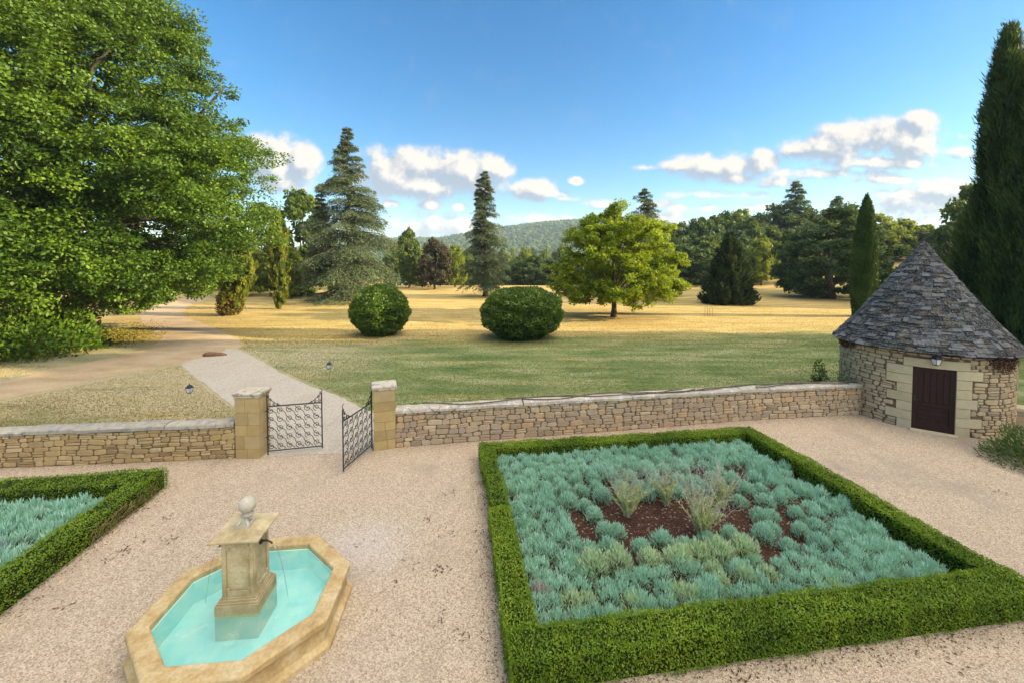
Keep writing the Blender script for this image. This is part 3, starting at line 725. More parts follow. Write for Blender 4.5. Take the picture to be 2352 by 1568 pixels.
# lavender: grey-green shoots
LAVC = [(.09, .22, .15), (.24, .46, .335), (.39, .64, .49), (.58, .78, .61)]
M_LAV = leaf_mat('lavender_shoots', LAVC, .2, .15, .7, 1.1)
M_LAVP = leaf_mat('pale_lavender_shoots', [(.15, .26, .17), (.32, .47, .30), (.50, .64, .38), (.66, .74, .44)], .2, .15, .7, 1.1)
M_LAVG = leaf_mat('grey_shoots', [(.14, .16, .19), (.24, .26, .30), (.34, .36, .40)], .2, .15, .7, 1.1)
def mound(m, r, c, rad, h, n, blade=.11, wd=.0075, mi=0, tone=0., stems=0):
    """a rounded clump of upright shoots"""
    th = r.uniform(0, 6.283, n); q = np.sqrt(r.random(n)); lob = Wob(7., int(r.integers(1e6)))
    dirn = np.stack([np.cos(th) * q, np.sin(th) * q, np.sqrt(np.clip(1 - q * q, 0, 1))], -1)
    k = 1 + .16 * lob(dirn) + r.normal(size=n) * .05
    P = c + dirn * np.array([rad, rad, h]) * k[:, None] * r.uniform(.72, 1.0, n)[:, None]
    d = unit(dirn * np.array([.55, .55, .4]) + np.array([0, 0, .72]) + r.normal(size=(n, 3)) * .17) * (blade * r.uniform(.6, 1.3, n))[:, None]
    s = unit(np.cross(d, r.normal(size=(n, 3)))) * (wd * r.uniform(.7, 1.3, n))[:, None]
    m.cards(P - d * .55, d, s, np.clip(.30 + .4 * r.random(n) + .18 * dirn[:, 2] + .12 * lob(dirn) + tone, 0, 1), mi, 'leaf')
    for _ in range(stems):
        a = r.uniform(0, 6.28); e = r.uniform(.3, .9)
        p0 = c + np.array([math.cos(a) * rad * e * .4, math.sin(a) * rad * e * .4, .0]); p1 = c + np.array([math.cos(a) * rad * e, math.sin(a) * rad * e, h * .75])
        m.tube(np.array([p0, (p0 + p1) / 2 + np.array([0, 0, .02]), p1]), .006, 4, mi=1)
root = thing('lavender_border', 'dense band of blue-green lavender inside the large hedge', 'lavender', (*(OB + U * BU / 2 + V_ * BV / 2)[:2], 0)); root['kind'] = 'stuff'
m = MB(); wi = 1.50
gu = np.arange(w + .10, BU - w - .05, .275); gv = np.arange(w + .13, BV - w - .02, .275)
for a in gu:
    for b in gv:
        if wi < a < BU - wi and wi < b < BV - wi: continue
        a2, b2 = a + r.normal() * .06, b + r.normal() * .06
        c = OB + U * a2 + V_ * b2 + np.array([0, 0, .04])
        e = 1 + .22 * math.sin(a * 2.1 + 1) * math.sin(b * 1.7) + r.normal() * .10
        mound(m, r, c, .215, .27 * e, 400, .090, .0058, 2 if (b < 1.7 and .9 < a < 5.2 and r.random() < .22) else 0, .05 * math.sin(a * 1.1 + b) + r.normal() * .05)
m.build('shoots', [M_LAV, M_TWIG, M_LAVP], root)
# individual clumps round the open middle
def clump_proto(mat, seed, lab, grp):
    rr = np.random.default_rng(seed); m = MB(); mound(m, rr, np.zeros(3), .215, .28, 950, .080, .0060, 0, 0., 16)
    o = m.build('lavender_clump', [mat, M_TWIG], loc=(0, 0, 0)); return tag(o, lab, 'lavender', grp)
GRP = 'separate lavender clumps on the soil'
LB = {'blue': 'rounded blue-green lavender clump standing apart on brown soil in the large bed', 'pale': 'bleached pale green lavender clump in the front row of the large bed', 'grey': 'greyish woody lavender clump on bare soil in the far half of the large bed'}
PR = {}
for q, (kind, mt) in enumerate((('blue', M_LAV), ('pale', M_LAVP), ('blue', M_LAV), ('grey', M_LAV))):
    PR.setdefault(kind, []).append([clump_proto(mt, 60 + q, LB[kind], GRP), False])
def put_clump(kind, u, v, s):
    o, used = random.choice(PR[kind]); rec = [x for x in PR[kind] if x[0] is o][0]
    if used: o = o.copy(); COL.objects.link(o)
    rec[1] = True
    p = OB + U * u + V_ * v; o.location = (p[0], p[1], .03); o.rotation_euler = (0, 0, random.uniform(0, 6.28)); o.scale = (s, s, s * random.uniform(.9, 1.15)); o['label'] = LB[kind]
iu0, iu1, iv0, iv1 = wi, BU - wi, wi, BV - wi
for ring in range(3):
    d = (.18, .62, 1.02)[ring]; a0, a1, b0, b1 = iu0 + d, iu1 - d, iv0 + d, iv1 - d * .95; st = .44
    nu = int(round((a1 - a0) / st)); nv = int(round((b1 - b0) / st))
    pts = [(a0 + (a1 - a0) * i / nu, b0, 'f') for i in range(nu + 1)] + [(a0 + (a1 - a0) * i / nu, b1, 'b') for i in range(nu + 1)] + [(a0, b0 + (b1 - b0) * i / nv, 'l') for i in range(1, nv)] + [(a1, b0 + (b1 - b0) * i / nv, 'r') for i in range(1, nv)]
    for u, v, sd in pts:
        if r.random() < .07 or (ring == 2 and r.random() < (.3 if sd in 'br' else .5)): continue
        kind = 'pale' if (sd == 'f' and ring == 0 and (u - a0) / (a1 - a0) < .72) else ('grey' if (sd in 'b' or (sd == 'r' and ring == 1)) and r.random() < .5 else 'blue')
        put_clump(kind, u + r.normal() * .06, v + r.normal() * .06, r.uniform(.85, 1.12) * (1.32 if kind == 'pale' else 1.0))
for k in range(3): put_clump('grey', iu1 - 1.25 - .45 * k, iv1 - .95, .9)
for kk in PR:
    for o, used in PR[kk]:
        if not used: bpy.data.objects.remove(o)

# wispy plants in the middle
M_WISP = leaf_mat('wispy_leaves', [(.36, .42, .12), (.56, .61, .22), (.74, .76, .40)], .3, .15, .7, 3.)
M_STALK = leaf_mat('dry_stalks', [(.34, .31, .25), (.50, .46, .40), (.64, .61, .56)], .1, .1, .8, 3.)
def wisp(px, py, h, lab, n, seed):
    rr = np.random.default_rng(seed); c = A2(px, py) + np.array([0, 0, .03])
    root = thing('wispy_perennial', lab, 'perennial', c, 'wispy perennials in the middle of the bed'); ms, ml = MB(), MB()
    for _ in range(n):
        a = rr.uniform(0, 6.28); lean = rr.uniform(.05, .75); L = h * rr.uniform(.6, 1.25)
        t = np.linspace(0, 1, 7); ho = lean * L * t ** 1.3
        P = c + np.stack([np.cos(a) * ho + rr.normal() * .03, np.sin(a) * ho + rr.normal() * .03, L * t * (1 - .1 * lean)], -1) + rr.normal(size=(7, 3)) * .008
        ms.tube(P, np.linspace(.0055, .0022, 7), 3, cap=False)
        for j in range(4, 7):                                        # fine side twigs near the top
            for _k in range(2):
                q = P[j] + np.array([rr.normal() * .07, rr.normal() * .07, abs(rr.normal()) * .07]); ms.tube(np.array([P[j], q]), .0025, 3, cap=False)
        k = 46; tt = rr.uniform(.05, .68, k); B = np.stack([np.interp(tt, t, P[:, i]) for i in range(3)], -1)
        d = unit(np.array([0, 0, 1.2]) + rr.normal(size=(k, 3)) * .42) * (rr.uniform(.04, .10, k))[:, None]
        ml.cards(B, d, unit(np.cross(d, rr.normal(size=(k, 3)))) * .0085, rr.random(k), 0)
    ms.build('stalks', M_STALK, root); ml.build('leaves', M_WISP, root)
wisp(1440, 1188, .88, 'wispy yellow-green perennial at the left of the bed middle', 46, 1)
wisp(1612, 1236, 1.0, 'largest wispy yellow-green perennial, nearest in the bed middle', 74, 2)
wisp(1530, 1162, .82, 'wispy greyish perennial between the others at the far side of the bed middle', 36, 3)
wisp(1658, 1168, .80, 'wispy yellow-green perennial at the right of the bed middle', 36, 4)
# pinkish dried flower heads at the near left corner of the bed
m = MB(); c = at(1240, 1368, .2); c[2] = .03
mound(m, r, c + np.array([0, 0, .05]), .20, .30, 260, .10, .006, 0, .3, 10)
tag(m.build('dried_lavender', [leaf_mat('dried_shoots', [(.20, .19, .15), (.36, .30, .27), (.50, .40, .38)], .2, .1, .8, 3.), M_TWIG], loc=c), 'dry pinkish lavender clump in the near left corner of the large bed', 'lavender')

# left bed: two arms of hedge meeting in a corner, lavender between
OL = at(384, 1072, HH); OL[2] = 0
BV2 = 6.2
r = np.random.default_rng(33)
root = thing('box_hedge', 'low clipped box hedge with a brown patch, cornering round the left lavender bed', 'hedge', OL)
m = MB(); wl = .44
hedge_shape(m, r, OL, [(-3.30, -.62, 0, 0, HH), (-wl, -BV2, 0, -.62, HH)], 2600, .030, lump=.05)
m.build('clipped_leaves', [M_BOX, M_CORE], root)
m = MB(); k = 420                                                    # dead twigs on the outer face of the corner
vv = -r.uniform(.35, 2.1, k); zz = r.uniform(.02, .40, k) * (1 - .35 * r.random(k)); P = OL + U * (.02 + r.random(k)[:, None] * .03) + V_ * vv[:, None] + np.array([0, 0, 1.]) * zz[:, None]
d = unit(U * .5 + np.array([0, 0, .8]) + r.normal(size=(k, 3)) * .5) * r.uniform(.06, .16, k)[:, None]
m.cards(P - d * .5, d, unit(np.cross(d, r.normal(size=(k, 3)))) * .006, r.random(k)); m.build('dead_twigs', leaf_mat('dead_box', [(.14, .11, .04), (.27, .21, .085), (.40, .33, .16)], .2, .1, .8, 3.), root)
m = MB(); O2 = OL + U * (-3.62); hedge_shape(m, r, O2, [(-1.4, -1.15, 0, -.35, HH)], 2600, .030, lump=.05)
tag(m.build('box_hedge', [M_BOX, M_CORE], loc=(*(O2 + U * -.7 + V_ * -.7)[:2], 0)), 'short piece of clipped box hedge at the left picture edge beside the left bed', 'hedge')
root = thing('lavender_border', 'blue-green lavender filling the left hedged bed', 'lavender', (*(OL + U * -2 + V_ * -2)[:2], 0)); root['kind'] = 'stuff'
m = MB()
for a in np.arange(-3.6, -wl - .12, .28):
    for b in np.arange(-BV2, -.78, .28):
        c = OL + U * (a + r.normal() * .06) + V_ * (b + r.normal() * .06) + np.array([0, 0, .04])
        if c[0] / max(c[1], .1) < -1.45: continue
        grey = (a < -1.2 and b < -2.2 and r.random() < .55)
        mound(m, r, c, .21, .30 * (1 + r.normal() * .1), 230, .13, .0078, 1 if grey else 0, r.normal() * .05)
m.build('shoots', [M_LAV, M_LAVG], root)
sheet('soil', [OL + U * a + V_ * b for a, b in ((-3.7, -BV2), (-.2, -BV2), (-.2, -.2), (-3.7, -.2))], .03, G['soil'], .0, 2)

# ------------------------------------------------------------------ round stone hut
HA = R_(44.75); HD, HR = 19.9, 2.13
HC = np.array([HD * math.sin(HA), HD * math.cos(HA), 0]); HWALL = 2.50
door_c = at(2140, 991, 0.); DA = math.atan2(door_c[1] - HC[1], door_c[0] - HC[0])      # direction of the door seen from the middle
DW, DH = .94, 1.97
def cyl(q, d, R=HR):                                                  # q: arc length from the door axis, height
    a = DA + q[:, 0] / R; rr = R + d
    return np.stack([HC[0] + rr * np.cos(a), HC[1] + rr * np.sin(a), q[:, 1]], -1)
M_DOOR = NT('door_wood'); _p = M_DOOR.scale(M_DOOR.obj(), (6, 6, .7)); _k = M_DOOR.noise(_p, 6, 6, .6); M_DOOR = M_DOOR.done(M_DOOR.pbr(M_DOOR.ramp(_k, [(.3, (.012, .0045, .003)), (.7, (.040, .013, .009))]), .55, .3, M_DOOR.bump(_k, .3, .01)))
M_SLATE = stone_mat('roof_slates', [(.012, .014, .016), (.022, .025, .028), (.042, .047, .051), (.075, .083, .088), (.14, .15, .155), (.020, .023, .025), (.040, .044, .047)], 16., .3, ((.36, .37, .35), .35), .7, 24.)
def hut():
    r = np.random.default_rng(5)
    root = thing('stone_hut', 'round stone hut with a conical slate roof and dark wooden door', 'hut', HC)
    m = MB(); circ = 2 * math.pi * HR; hw = DW / 2
    segs = 96; aa = np.linspace(hw / HR, 2 * math.pi - hw / HR, segs)
    V = np.concatenate([np.stack([HC[0] + (HR) * np.cos(DA + aa), HC[1] + HR * np.sin(DA + aa), np.full(segs, z)], -1) for z in (-.05, HWALL + .05)])
    i = np.arange(segs - 1); m.add(V, np.stack([i, i + 1, segs + i + 1, segs + i], -1), .5, 1)
    q = np.array([[-hw, DH], [hw, DH], [hw, HWALL + .05], [-hw, HWALL + .05]]); m.add(cyl(q, np.zeros(4)), [[0, 1, 2, 3]], .5, 1)
    P = []
    blocks = [(-hw - .02, hw + .02, 0, DH + .28)]
    qz = np.linspace(0, DH, 8); LQ = [.34, .62, .36, .60, .36, .62, .62]; RQ = [.34, .62, .34, .50, .36, .36, .62]
    for k in range(7): blocks += [(-hw - LQ[k], -hw, qz[k], qz[k + 1]), (hw, hw + RQ[k], qz[k], qz[k + 1])]
    blocks.append((-hw - .22, hw + .30, DH, DH + .27))
    for st in rubble(circ, HWALL, r, .27, .13):
        st = st - np.array([circ / 2, 0]); lo, hi = st.min(0), st.max(0)
        if any(hi[0] > a + .02 and lo[0] < b - .02 and hi[1] > c + .02 and lo[1] < d - .02 for a, b, c, d in blocks):
            # clip the stone against the dressed blocks
            bad = False
            for a, b, c, d in blocks:
                if hi[0] > a + .02 and lo[0] < b - .02 and hi[1] > c + .02 and lo[1] < d - .02:
                    if lo[0] < a and hi[0] - a < (a - lo[0]): st[:, 0] = np.minimum(st[:, 0], a - .005)
                    elif hi[0] > b and b - lo[0] < (hi[0] - b): st[:, 0] = np.maximum(st[:, 0], b + .005)
                    elif hi[0] > b + .06: st[:, 0] = np.maximum(st[:, 0], b + .005)
                    elif lo[0] < a - .06: st[:, 0] = np.minimum(st[:, 0], a - .005)
                    else: bad = True
                    lo, hi = st.min(0), st.max(0)
            if bad or np.ptp(st[:, 0]) < .05: continue
        P.append(st)
    add_stones(m, P, cyl, r, .010, .03)
    m.build('wall', [M_RUB_H, M_MORTAR], root)
    m = MB()
    def block(s0, s1, z0, z1, pr=.035):
        k = 5; s = np.linspace(s0 + .006, s1 - .006, k); z0 += .006; z1 -= .006
        V = np.concatenate([cyl(np.c_[s, np.full(k, z)], np.full(k, d)) for z, d in ((z0, -.14), (z0, pr), (z1, pr), (z1, -.14))])
        i = np.arange(k - 1); rv = r.random()
        m.add(V, np.concatenate([np.stack([a * k + i, a * k + i + 1, ((a + 1) % 4) * k + i + 1, ((a + 1) % 4) * k + i], -1) for a in range(4)]), rv)
        for e in (0, k - 1): m.add(V[[e, k + e, 2 * k + e, 3 * k + e]], [[0, 1, 2, 3]], rv)
    for k in range(7): block(-hw - LQ[k], -hw, qz[k], qz[k + 1]); block(hw, hw + RQ[k], qz[k], qz[k + 1])
    block(-hw - .22, hw + .30, DH, DH + .27, .04)
    o = m.build('door_surround', M_DRESSED, root); bevel(o, .006, 2)
    # door leaf: frame, tall upper panels and a solid lower panel
    dn = np.array([math.cos(DA), math.sin(DA), 0]); dt = np.array([-math.sin(DA), math.cos(DA), 0])
    base = HC + dn * (HR * math.cos(hw / HR) - .035); rz = DA; m = MB()
    f = lambda x, z, w, h, d=0., th=.04: m.box(tuple(base + dt * x + dn * d + np.array([0, 0, z])), (th, w, h), rz, r.random())
    f(0, DH / 2, DW, DH, -.04); f(-hw + .06, DH / 2, .12, DH, .0); f(hw - .06, DH / 2, .12, DH, .0)
    f(0, DH - .07, DW - .24, .14); f(0, .12, DW - .24, .24); f(0, .82, DW - .24, .12); f(0, .80, DW - .1, .025, .02)
    for k in range(5): f(-.29 + .145 * k, 1.36, .135, .94, -.018)
    for k in range(4): f(0, .30 + .14 * k, DW - .26, .13, -.015)
    bevel(m.build('door', M_DOOR, root), .006, 2)
    dob = [c_ for c_ in root.children if c_.name.startswith('door') and 'surround' not in c_.name][0]
    m = MB(); p = base + dt * -(hw - .06) + dn * .03 + np.array([0, 0, 1.0]); m.tube(np.array([p, p + dn * .05]), .012, 8); m.tube(np.array([p + dn * .05, p + dn * .05 + dt * .09]), .009, 8)
    m.box(tuple(p - dn * .006), (.012, .05, .16), rz); m.build('handle', M_IRON, dob)
    m = MB(); m.box(tuple(HC + dn * (HR + .05) + np.array([0, 0, .02])), (.22, DW + .1, .05), rz); bevel(m.build('doorstep', M_DRESSED, root), .008)
    # roof: overlapping stone slates in rings
    m = MB(); RE, ZE, ZA = 2.36, 2.43, 5.86; nrow = 70
    prof = lambda t: (RE * ((1 - t) * .93 + .07 * (1 - t) ** 6) + .02, ZE + (ZA - ZE) * (t ** 1.0))
    wv = Wob(1.6, 8)
    for k in range(nrow):
        t0 = k / nrow; t1 = min(1., (k + 2.6) / nrow); (r0, z0), (r1, z1) = prof(t0), prof(t1)
        nn = max(6, int(2 * math.pi * r0 / r.uniform(.20, .34))); cuts = np.sort((np.arange(nn) + r.uniform(-.28, .28, nn)) * 2 * math.pi / nn)
        for a0, a1 in zip(cuts, np.concatenate([cuts[1:], [cuts[0] + 2 * math.pi]])):
            g = .006 / r0; a0 += g; a1 -= g
            th = r.uniform(.018, .036); lift = r.uniform(.0, .034) * (r.random() < .7); dz = r.normal() * .006; dr = r.normal() * .010 + .012 * float(wv(np.array([math.cos(a0) * 2, math.sin(a0) * 2, z0])))
            sl = np.array([z1 - z0, r0 - r1]); sl = sl / np.linalg.norm(sl)         # outward normal (radial, up)
            V = []
            for (rr_, zz_, ee) in ((r0 + dr, z0 + dz, lift), (r1, z1, 0.)):
                for hh in (0, 1):
                    q = ee + hh * th
                    for a in (a0, a1): V.append([HC[0] + (rr_ + sl[0] * q) * math.cos(a), HC[1] + (rr_ + sl[0] * q) * math.sin(a), zz_ + sl[1] * q])
            m.add(V, [[0, 1, 3, 2], [4, 6, 7, 5], [2, 3, 7, 6], [0, 4, 5, 1], [0, 2, 6, 4], [1, 5, 7, 3]], r.random())
    m.lathe([(RE - .03, ZE - .03), (RE * .5, ZE + (ZA - ZE) * .5 - .05), (.02, ZA - .06)], HC[:2], 48, 0, .1, 0); m.lathe([(RE - .03, ZE - .03), (HR - .1, ZE - .01)], HC[:2], 48, 0, .1, 0)
    roof = m.build('roof', M_SLATE, root)
    m = MB(); m.lathe([(.12, ZA - .12), (.10, ZA - .03), (.05, ZA + .02), (.045, ZA + .1), (.0, ZA + .12)], HC[:2], 12, 0, .5)
    p = HC + np.array([0, 0, ZA + .1]); m.tube(np.array([p, p + np.array([0, 0, .13])]), .012, 6)
    t = np.linspace(0, 1, 9); d = dt * -.8 + dn * .2                              # small bird on the tip
    P = p + np.array([0, 0, .15]) + d[None] * ((t - .5) * .34)[:, None] + np.array([0, 0, 1.])[None] * (.10 * (2 * t - 1) ** 2 * np.where(t > .5, 1.2, .5))[:, None]
    m.tube(P, .012 + .040 * np.sin(t * math.pi) ** 2, 8); m.tube(np.array([P[-1], P[-1] + d * .06]), [.016, .003], 6)
    m.build('bird_finial', M_IRON, roof)
    return dn, dt
DN, DT = hut()
def lantern_parts(root, c, s, post=None):
    """four-sided tapered lantern with a peaked cap; c = middle of its foot"""
    m = MB(); q = lambda z, w: np.array([[c[0] + a * w, c[1] + b * w, c[2] + z] for a, b in ((-1, -1), (1, -1), (1, 1), (-1, 1))])
    a, b = q(.03 * s, .055 * s), q(.20 * s, .085 * s)
    for k in range(4): m.tube(np.array([a[k], b[k]]), .007 * s, 5); m.tube(np.array([b[k], b[(k + 1) % 4]]), .008 * s, 5); m.tube(np.array([a[k], a[(k + 1) % 4]]), .008 * s, 5)
    m.lathe([(.0, 0), (.05 * s, 0), (.08 * s, .03 * s), (.02 * s, .035 * s)], c[:2], 4, R_(45)); m.v[-1][:, 2] += c[2]
    m.lathe([(.122 * s, .195 * s), (.126 * s, .215 * s), (.075 * s, .28 * s), (.06 * s, .30 * s), (.02 * s, .31 * s), (.025 * s, .335 * s), (.0, .35 * s)], c[:2], 4, R_(45)); m.v[-1][:, 2] += c[2]
    if post: m.tube(np.array([[c[0], c[1], post], [c[0], c[1], c[2]]]), [.022, .018], 8); m.lathe([(.07, post), (.07, post + .02), (.025, post + .04)], c[:2], 12)
    fr = m.build('lamp_frame', M_LAMP, root)
    m = MB(); a, b = q(.035 * s, .050 * s), q(.198 * s, .080 * s); m.add(np.concatenate([a, b]), [[0, 1, 5, 4], [1, 2, 6, 5], [2, 3, 7, 6], [3, 0, 4, 7], [0, 3, 2, 1]], .5); m.build('lamp_glass', M_LGLASS, root)
n = NT('lamp_metal'); k = n.noise(n.pos(), 20, 3); M_LAMP = n.done(n.pbr(n.ramp(k, [(.3, (.02, .024, .035)), (.7, (.045, .05, .065))]), .5, .4))
n = NT('lamp_pane'); k = n.noise(n.pos(), 9, 3); M_LGLASS = n.done(n.pbr(n.ramp(k, [(.3, (.55, .55, .54)), (.7, (.70, .70, .70))]), .25, .5))
for px, py, lab in ((436, 917, 'small black garden lamp with white panes in the dry grass left of the path'), (756, 859, 'small black garden lamp with white panes in the green grass right of the path')):
    c = A2(px, py); root = thing('garden_lamp', lab, 'lamp', c, 'garden lamps beside the path'); lantern_parts(root, np.array([c[0], c[1], .25]), 1.02, .0)
c = HC + DN * (HR + .16) + np.array([0, 0, DH + .12]); root = thing('wall_lantern', 'black wall lantern mounted over the hut door', 'lamp', c)
lantern_parts(root, c, 1.0); m = MB(); m.tube(np.array([c + np.array([0, 0, .33]), c + np.array([0, 0, .38]) - DN * .03, c + np.array([0, 0, .36]) - DN * .14]), .012, 6); m.build('bracket', M_LAMP, root)
# dry creeper under the eaves
M_CREEP = leaf_mat('dry_creeper', [(.05, .022, .015), (.11, .05, .035), (.20, .11, .075)], .2, .1, .8, 4.)
def creeper(lab, s0, s1, z0, z1, n, seed):
    rr = np.random.default_rng(seed); k = n; s = rr.uniform(s0, s1, k); z = z1 - (z1 - z0) * rr.random(k) ** 1.6 * (.55 + .45 * np.sin((s - s0) / (s1 - s0) * math.pi))
    P = cyl(np.c_[s, z], rr.uniform(.02, .09, k)); nn = P - HC; nn[:, 2] = 0; nn = unit(nn)
    d = unit(nn * .5 + np.array([0, 0, -.6]) + rr.normal(size=(k, 3)) * .7) * rr.uniform(.03, .08, k)[:, None]; m = MB()
    m.cards(P, d, unit(np.cross(d, rr.normal(size=(k, 3)))) * .012, rr.random(k))
    for _ in range(18):
        s = rr.uniform(s0, s1); q = np.array([[s + rr.normal() * .05, z1], [s + rr.normal() * .12, (z0 + z1) / 2], [s + rr.normal() * .2, z0 + (z1 - z0) * .3 * rr.random()]]); m.tube(cyl(q, np.full(3, .05)), .006, 4)
    o = m.build('dry_creeper', M_CREEP, loc=HC + np.array([0, 0, 0])); tag(o, lab, 'creeper')
creeper('dried brown creeper hanging under the right eaves of the hut', 1.25, 2.3, 1.95, 2.46, 1000, 3)
creeper('dried brown creeper under the left eaves of the hut', -3.2, -2.0, 2.15, 2.46, 700, 4)

# low wall beyond the hut on the right, with shrub and a flat stone
a = A2(2316, 985); b = a + np.array([4.6, -3.4, 0])
garden_wall('short low wall with cream coping beside the hut on the right', [a, b], .62, .62, M_RUB_H, M_DRESSED, seed=9, over=.06)
M_SHRUB = leaf_mat('shrub_leaves', [(.02, .05, .012), (.05, .10, .022), (.10, .17, .04), (.17, .24, .07)], .3, .25, .5, 1.5)
def shrub(name, lab, cat, c, rad, h, n, leaf, mat, seed, blade=False, group=None):
    rr = np.random.default_rng(seed); lob = Wob(2.6 / max(rad, .2) , seed); d0 = unit(rr.normal(size=(n, 3)) * np.array([1, 1, 1.])); d0[:, 2] = np.abs(d0[:, 2])
    q = rr.random(n) ** .4 * (1 + .25 * lob(d0 * rad)); P = np.array(c) + d0 * np.array([rad, rad, h]) * q[:, None]
    d = unit(d0 + np.array([0, 0, .5]) + rr.normal(size=(n, 3)) * .6) * (leaf * rr.uniform(.6, 1.4, n))[:, None]
    m = MB(); m.cards(P, d, unit(np.cross(d, rr.normal(size=(n, 3)))) * (leaf * (.1 if blade else .3)), np.clip(.25 + .4 * rr.random(n) + .25 * q * d0[:, 2], 0, 1))
    for _ in range(7):
        e = np.array(c) + unit(rr.normal(size=3) * np.array([1, 1, .3]) + np.array([0, 0, .9])) * np.array([rad, rad, h]) * .8; m.tube(np.array([np.array(c), (np.array(c) + e) / 2, e]), [.02 * h + .006, .012 * h + .004, .004], 5, mi=1)
    return tag(m.build(name, [mat, M_TWIG], loc=c), lab, cat, group)
shrub('shrub', 'spiky green shrub growing against the low wall at the right edge', 'shrub', A2(2400, 1070), 1.05, .85, 5200, .13, M_SHRUB, 4, True)
m = MB(); c = A2(2288, 1010); m.box((c[0], c[1], .04), (.75, .32, .07), R_(-30)); bevel(m.build('flat_stone', M_DRESSED, loc=(c[0], c[1], 0)), .015, 2)
tag(bpy.data.objects['flat_stone'], 'pale flat stone lying on the gravel beside the hut', 'stone')
shrub('weed', 'small dark weed tuft behind the long wall near the hut', 'weed', A2(1882, 882) * np.array([1, 1, 0]) + np.array([0, 0, 0]), .30, 1.02, 420, .10, M_SHRUB, 14)
shrub('weed', 'green weed growing behind the left wall against the pillar', 'weed', LP[0] - LP[1] * .48 + LP[2] * .15, .2, 1.12, 700, .07, M_SHRUB, 15)
shrub('weed', 'small weed tuft behind the long wall beside the right pillar', 'weed', RP[0] + RP[1] * .7 + LP[2] * .55, .3, 1.15, 500, .07, M_SHRUB, 16)
# thin climber beside the left flank of the hut
m = MB(); c = HC + np.array([-2.25, .35, 0]); rr = np.random.default_rng(8)
for _ in range(7):
    t = np.linspace(0, 1, 6); P = c + np.stack([rr.normal() * .25 * t, rr.normal() * .25 * t, 2.1 * t * rr.uniform(.6, 1)], -1); m.tube(P, np.linspace(.014, .005, 6), 5, mi=1)
    k = 120; tt = rr.uniform(.25, 1, k); B = np.stack([np.interp(tt, t, P[:, i]) for i in range(3)], -1) + rr.normal(size=(k, 3)) * .09; d = rr.normal(size=(k, 3)) * .035; m.cards(B, d, unit(np.cross(d, rr.normal(size=(k, 3)))) * .014, rr.random(k))
tag(m.build('young_tree', [M_SHRUB, M_TWIG], loc=c), 'thin straggly sapling standing at the left flank of the hut', 'sapling')
M_VINE = bark_mat('vine_bark', (.06, .045, .03), (.22, .18, .13), 6.)
# bare climbing stems along the coping of the long wall
m = MB(); rr = np.random.default_rng(12)
for k in range(8):
    s0 = rr.uniform(0, WRL - 3.); L = rr.uniform(2.5, 6.); s = np.linspace(s0, min(WRL - .05, s0 + L), 16); dd = -.17 + .15 * np.sin(s * rr.uniform(.8, 1.8) + rr.uniform(0, 6)) + rr.normal(size=16) * .012
    P = WRf(np.c_[s, WRh(s) + .145 + .012 * np.sin(s * 3 + k)], dd); m.tube(P, .012 + .007 * rr.random(), 5, rnd=.2 + .6 * rr.random())
for s0, dr in ((.35, .32), (.9, .22), (1.5, .3)):
    s = np.linspace(s0, s0 + .9, 8); z = WRh(s) + .14 - dr * np.sin(np.linspace(0, math.pi, 8)); P = WRf(np.c_[s, z], .02 + .09 * np.sin(np.linspace(0, math.pi, 8))); m.tube(P, .007, 5)
tag(m.build('climbing_stem', M_VINE, loc=(*WR.location[:2], 1.0)), 'bare climbing stems trailing along the coping of the long wall', 'climber')
# brown stone at the end of the path
m = MB(); c = A2(493, 817); t = np.linspace(0, 1, 9); P = c + np.stack([(t - .5) * 1.15, (t - .5) * .25, .07 + .03 * np.sin(t * 5)], -1); m.tube(P, .04 + .11 * np.sin(t * math.pi) ** .6 * (1 + .2 * np.sin(t * 9)), 9)
n = NT('brown_rock'); k = n.noise(n.pos(), 5, 5); M_ROCK = n.done(n.pbr(n.ramp(k, [(.3, (.12, .06, .035)), (.7, (.26, .15, .09))]), .9, .1, n.bump(k, .8, .05)))
tag(m.build('rock', M_ROCK, loc=c), 'long brown rock lying where the path meets the drive', 'rock')
# thin metal hoops in the field
for px, lab in ((1622, 'thin leaning metal hoop on the dry grass, left of the two'), (1633, 'thin metal hoop on the dry grass, right of the two')):
    c = A2(px, 727); m = MB(); t = np.linspace(0, math.pi, 10)
    P = np.concatenate([[c + np.array([-.12, 0, 0])], c + np.stack([-.12 * np.cos(t), 0 * t, .78 + .12 * np.sin(t)], -1), [c + np.array([.12, 0, 0])]]); m.tube(P, .015, 5)
    tag(m.build('metal_hoop', M_LAMP, loc=c), lab, 'metal hoop', 'metal hoops in the field')
# fallen twigs and leaves on the gravel
m = MB(); rr = np.random.default_rng(77)
spots = [(1010, 1312, 14), (985, 1190, 12), (1030, 1225, 8), (1060, 1460, 10), (945, 1290, 6), (300, 1255, 14), (260, 1275, 10), (380, 1195, 10), (390, 1235, 9), (1030, 1135, 8), (150, 1390, 8), (330, 1170, 7), (1700, 1550, 12), (2200, 1520, 8), (1010, 1420, 7), (905, 1345, 6), (830, 1250, 4), (2300, 1130, 8), (1900, 1010, 5)]
for px, py, k in spots:
    c = A2(px, py) + np.array([0, 0, .012])
    for _ in range(k):
        p = c + np.array([rr.normal() * .09, rr.normal() * .09, .006]); a = rr.uniform(0, 6.28); L = rr.uniform(.03, .11)
        d = np.array([math.cos(a) * L, math.sin(a) * L, rr.uniform(0, .02)]); m.cards(p[None], d[None], (np.array([-math.sin(a), math.cos(a), .3]) * .009)[None], [rr.random()])
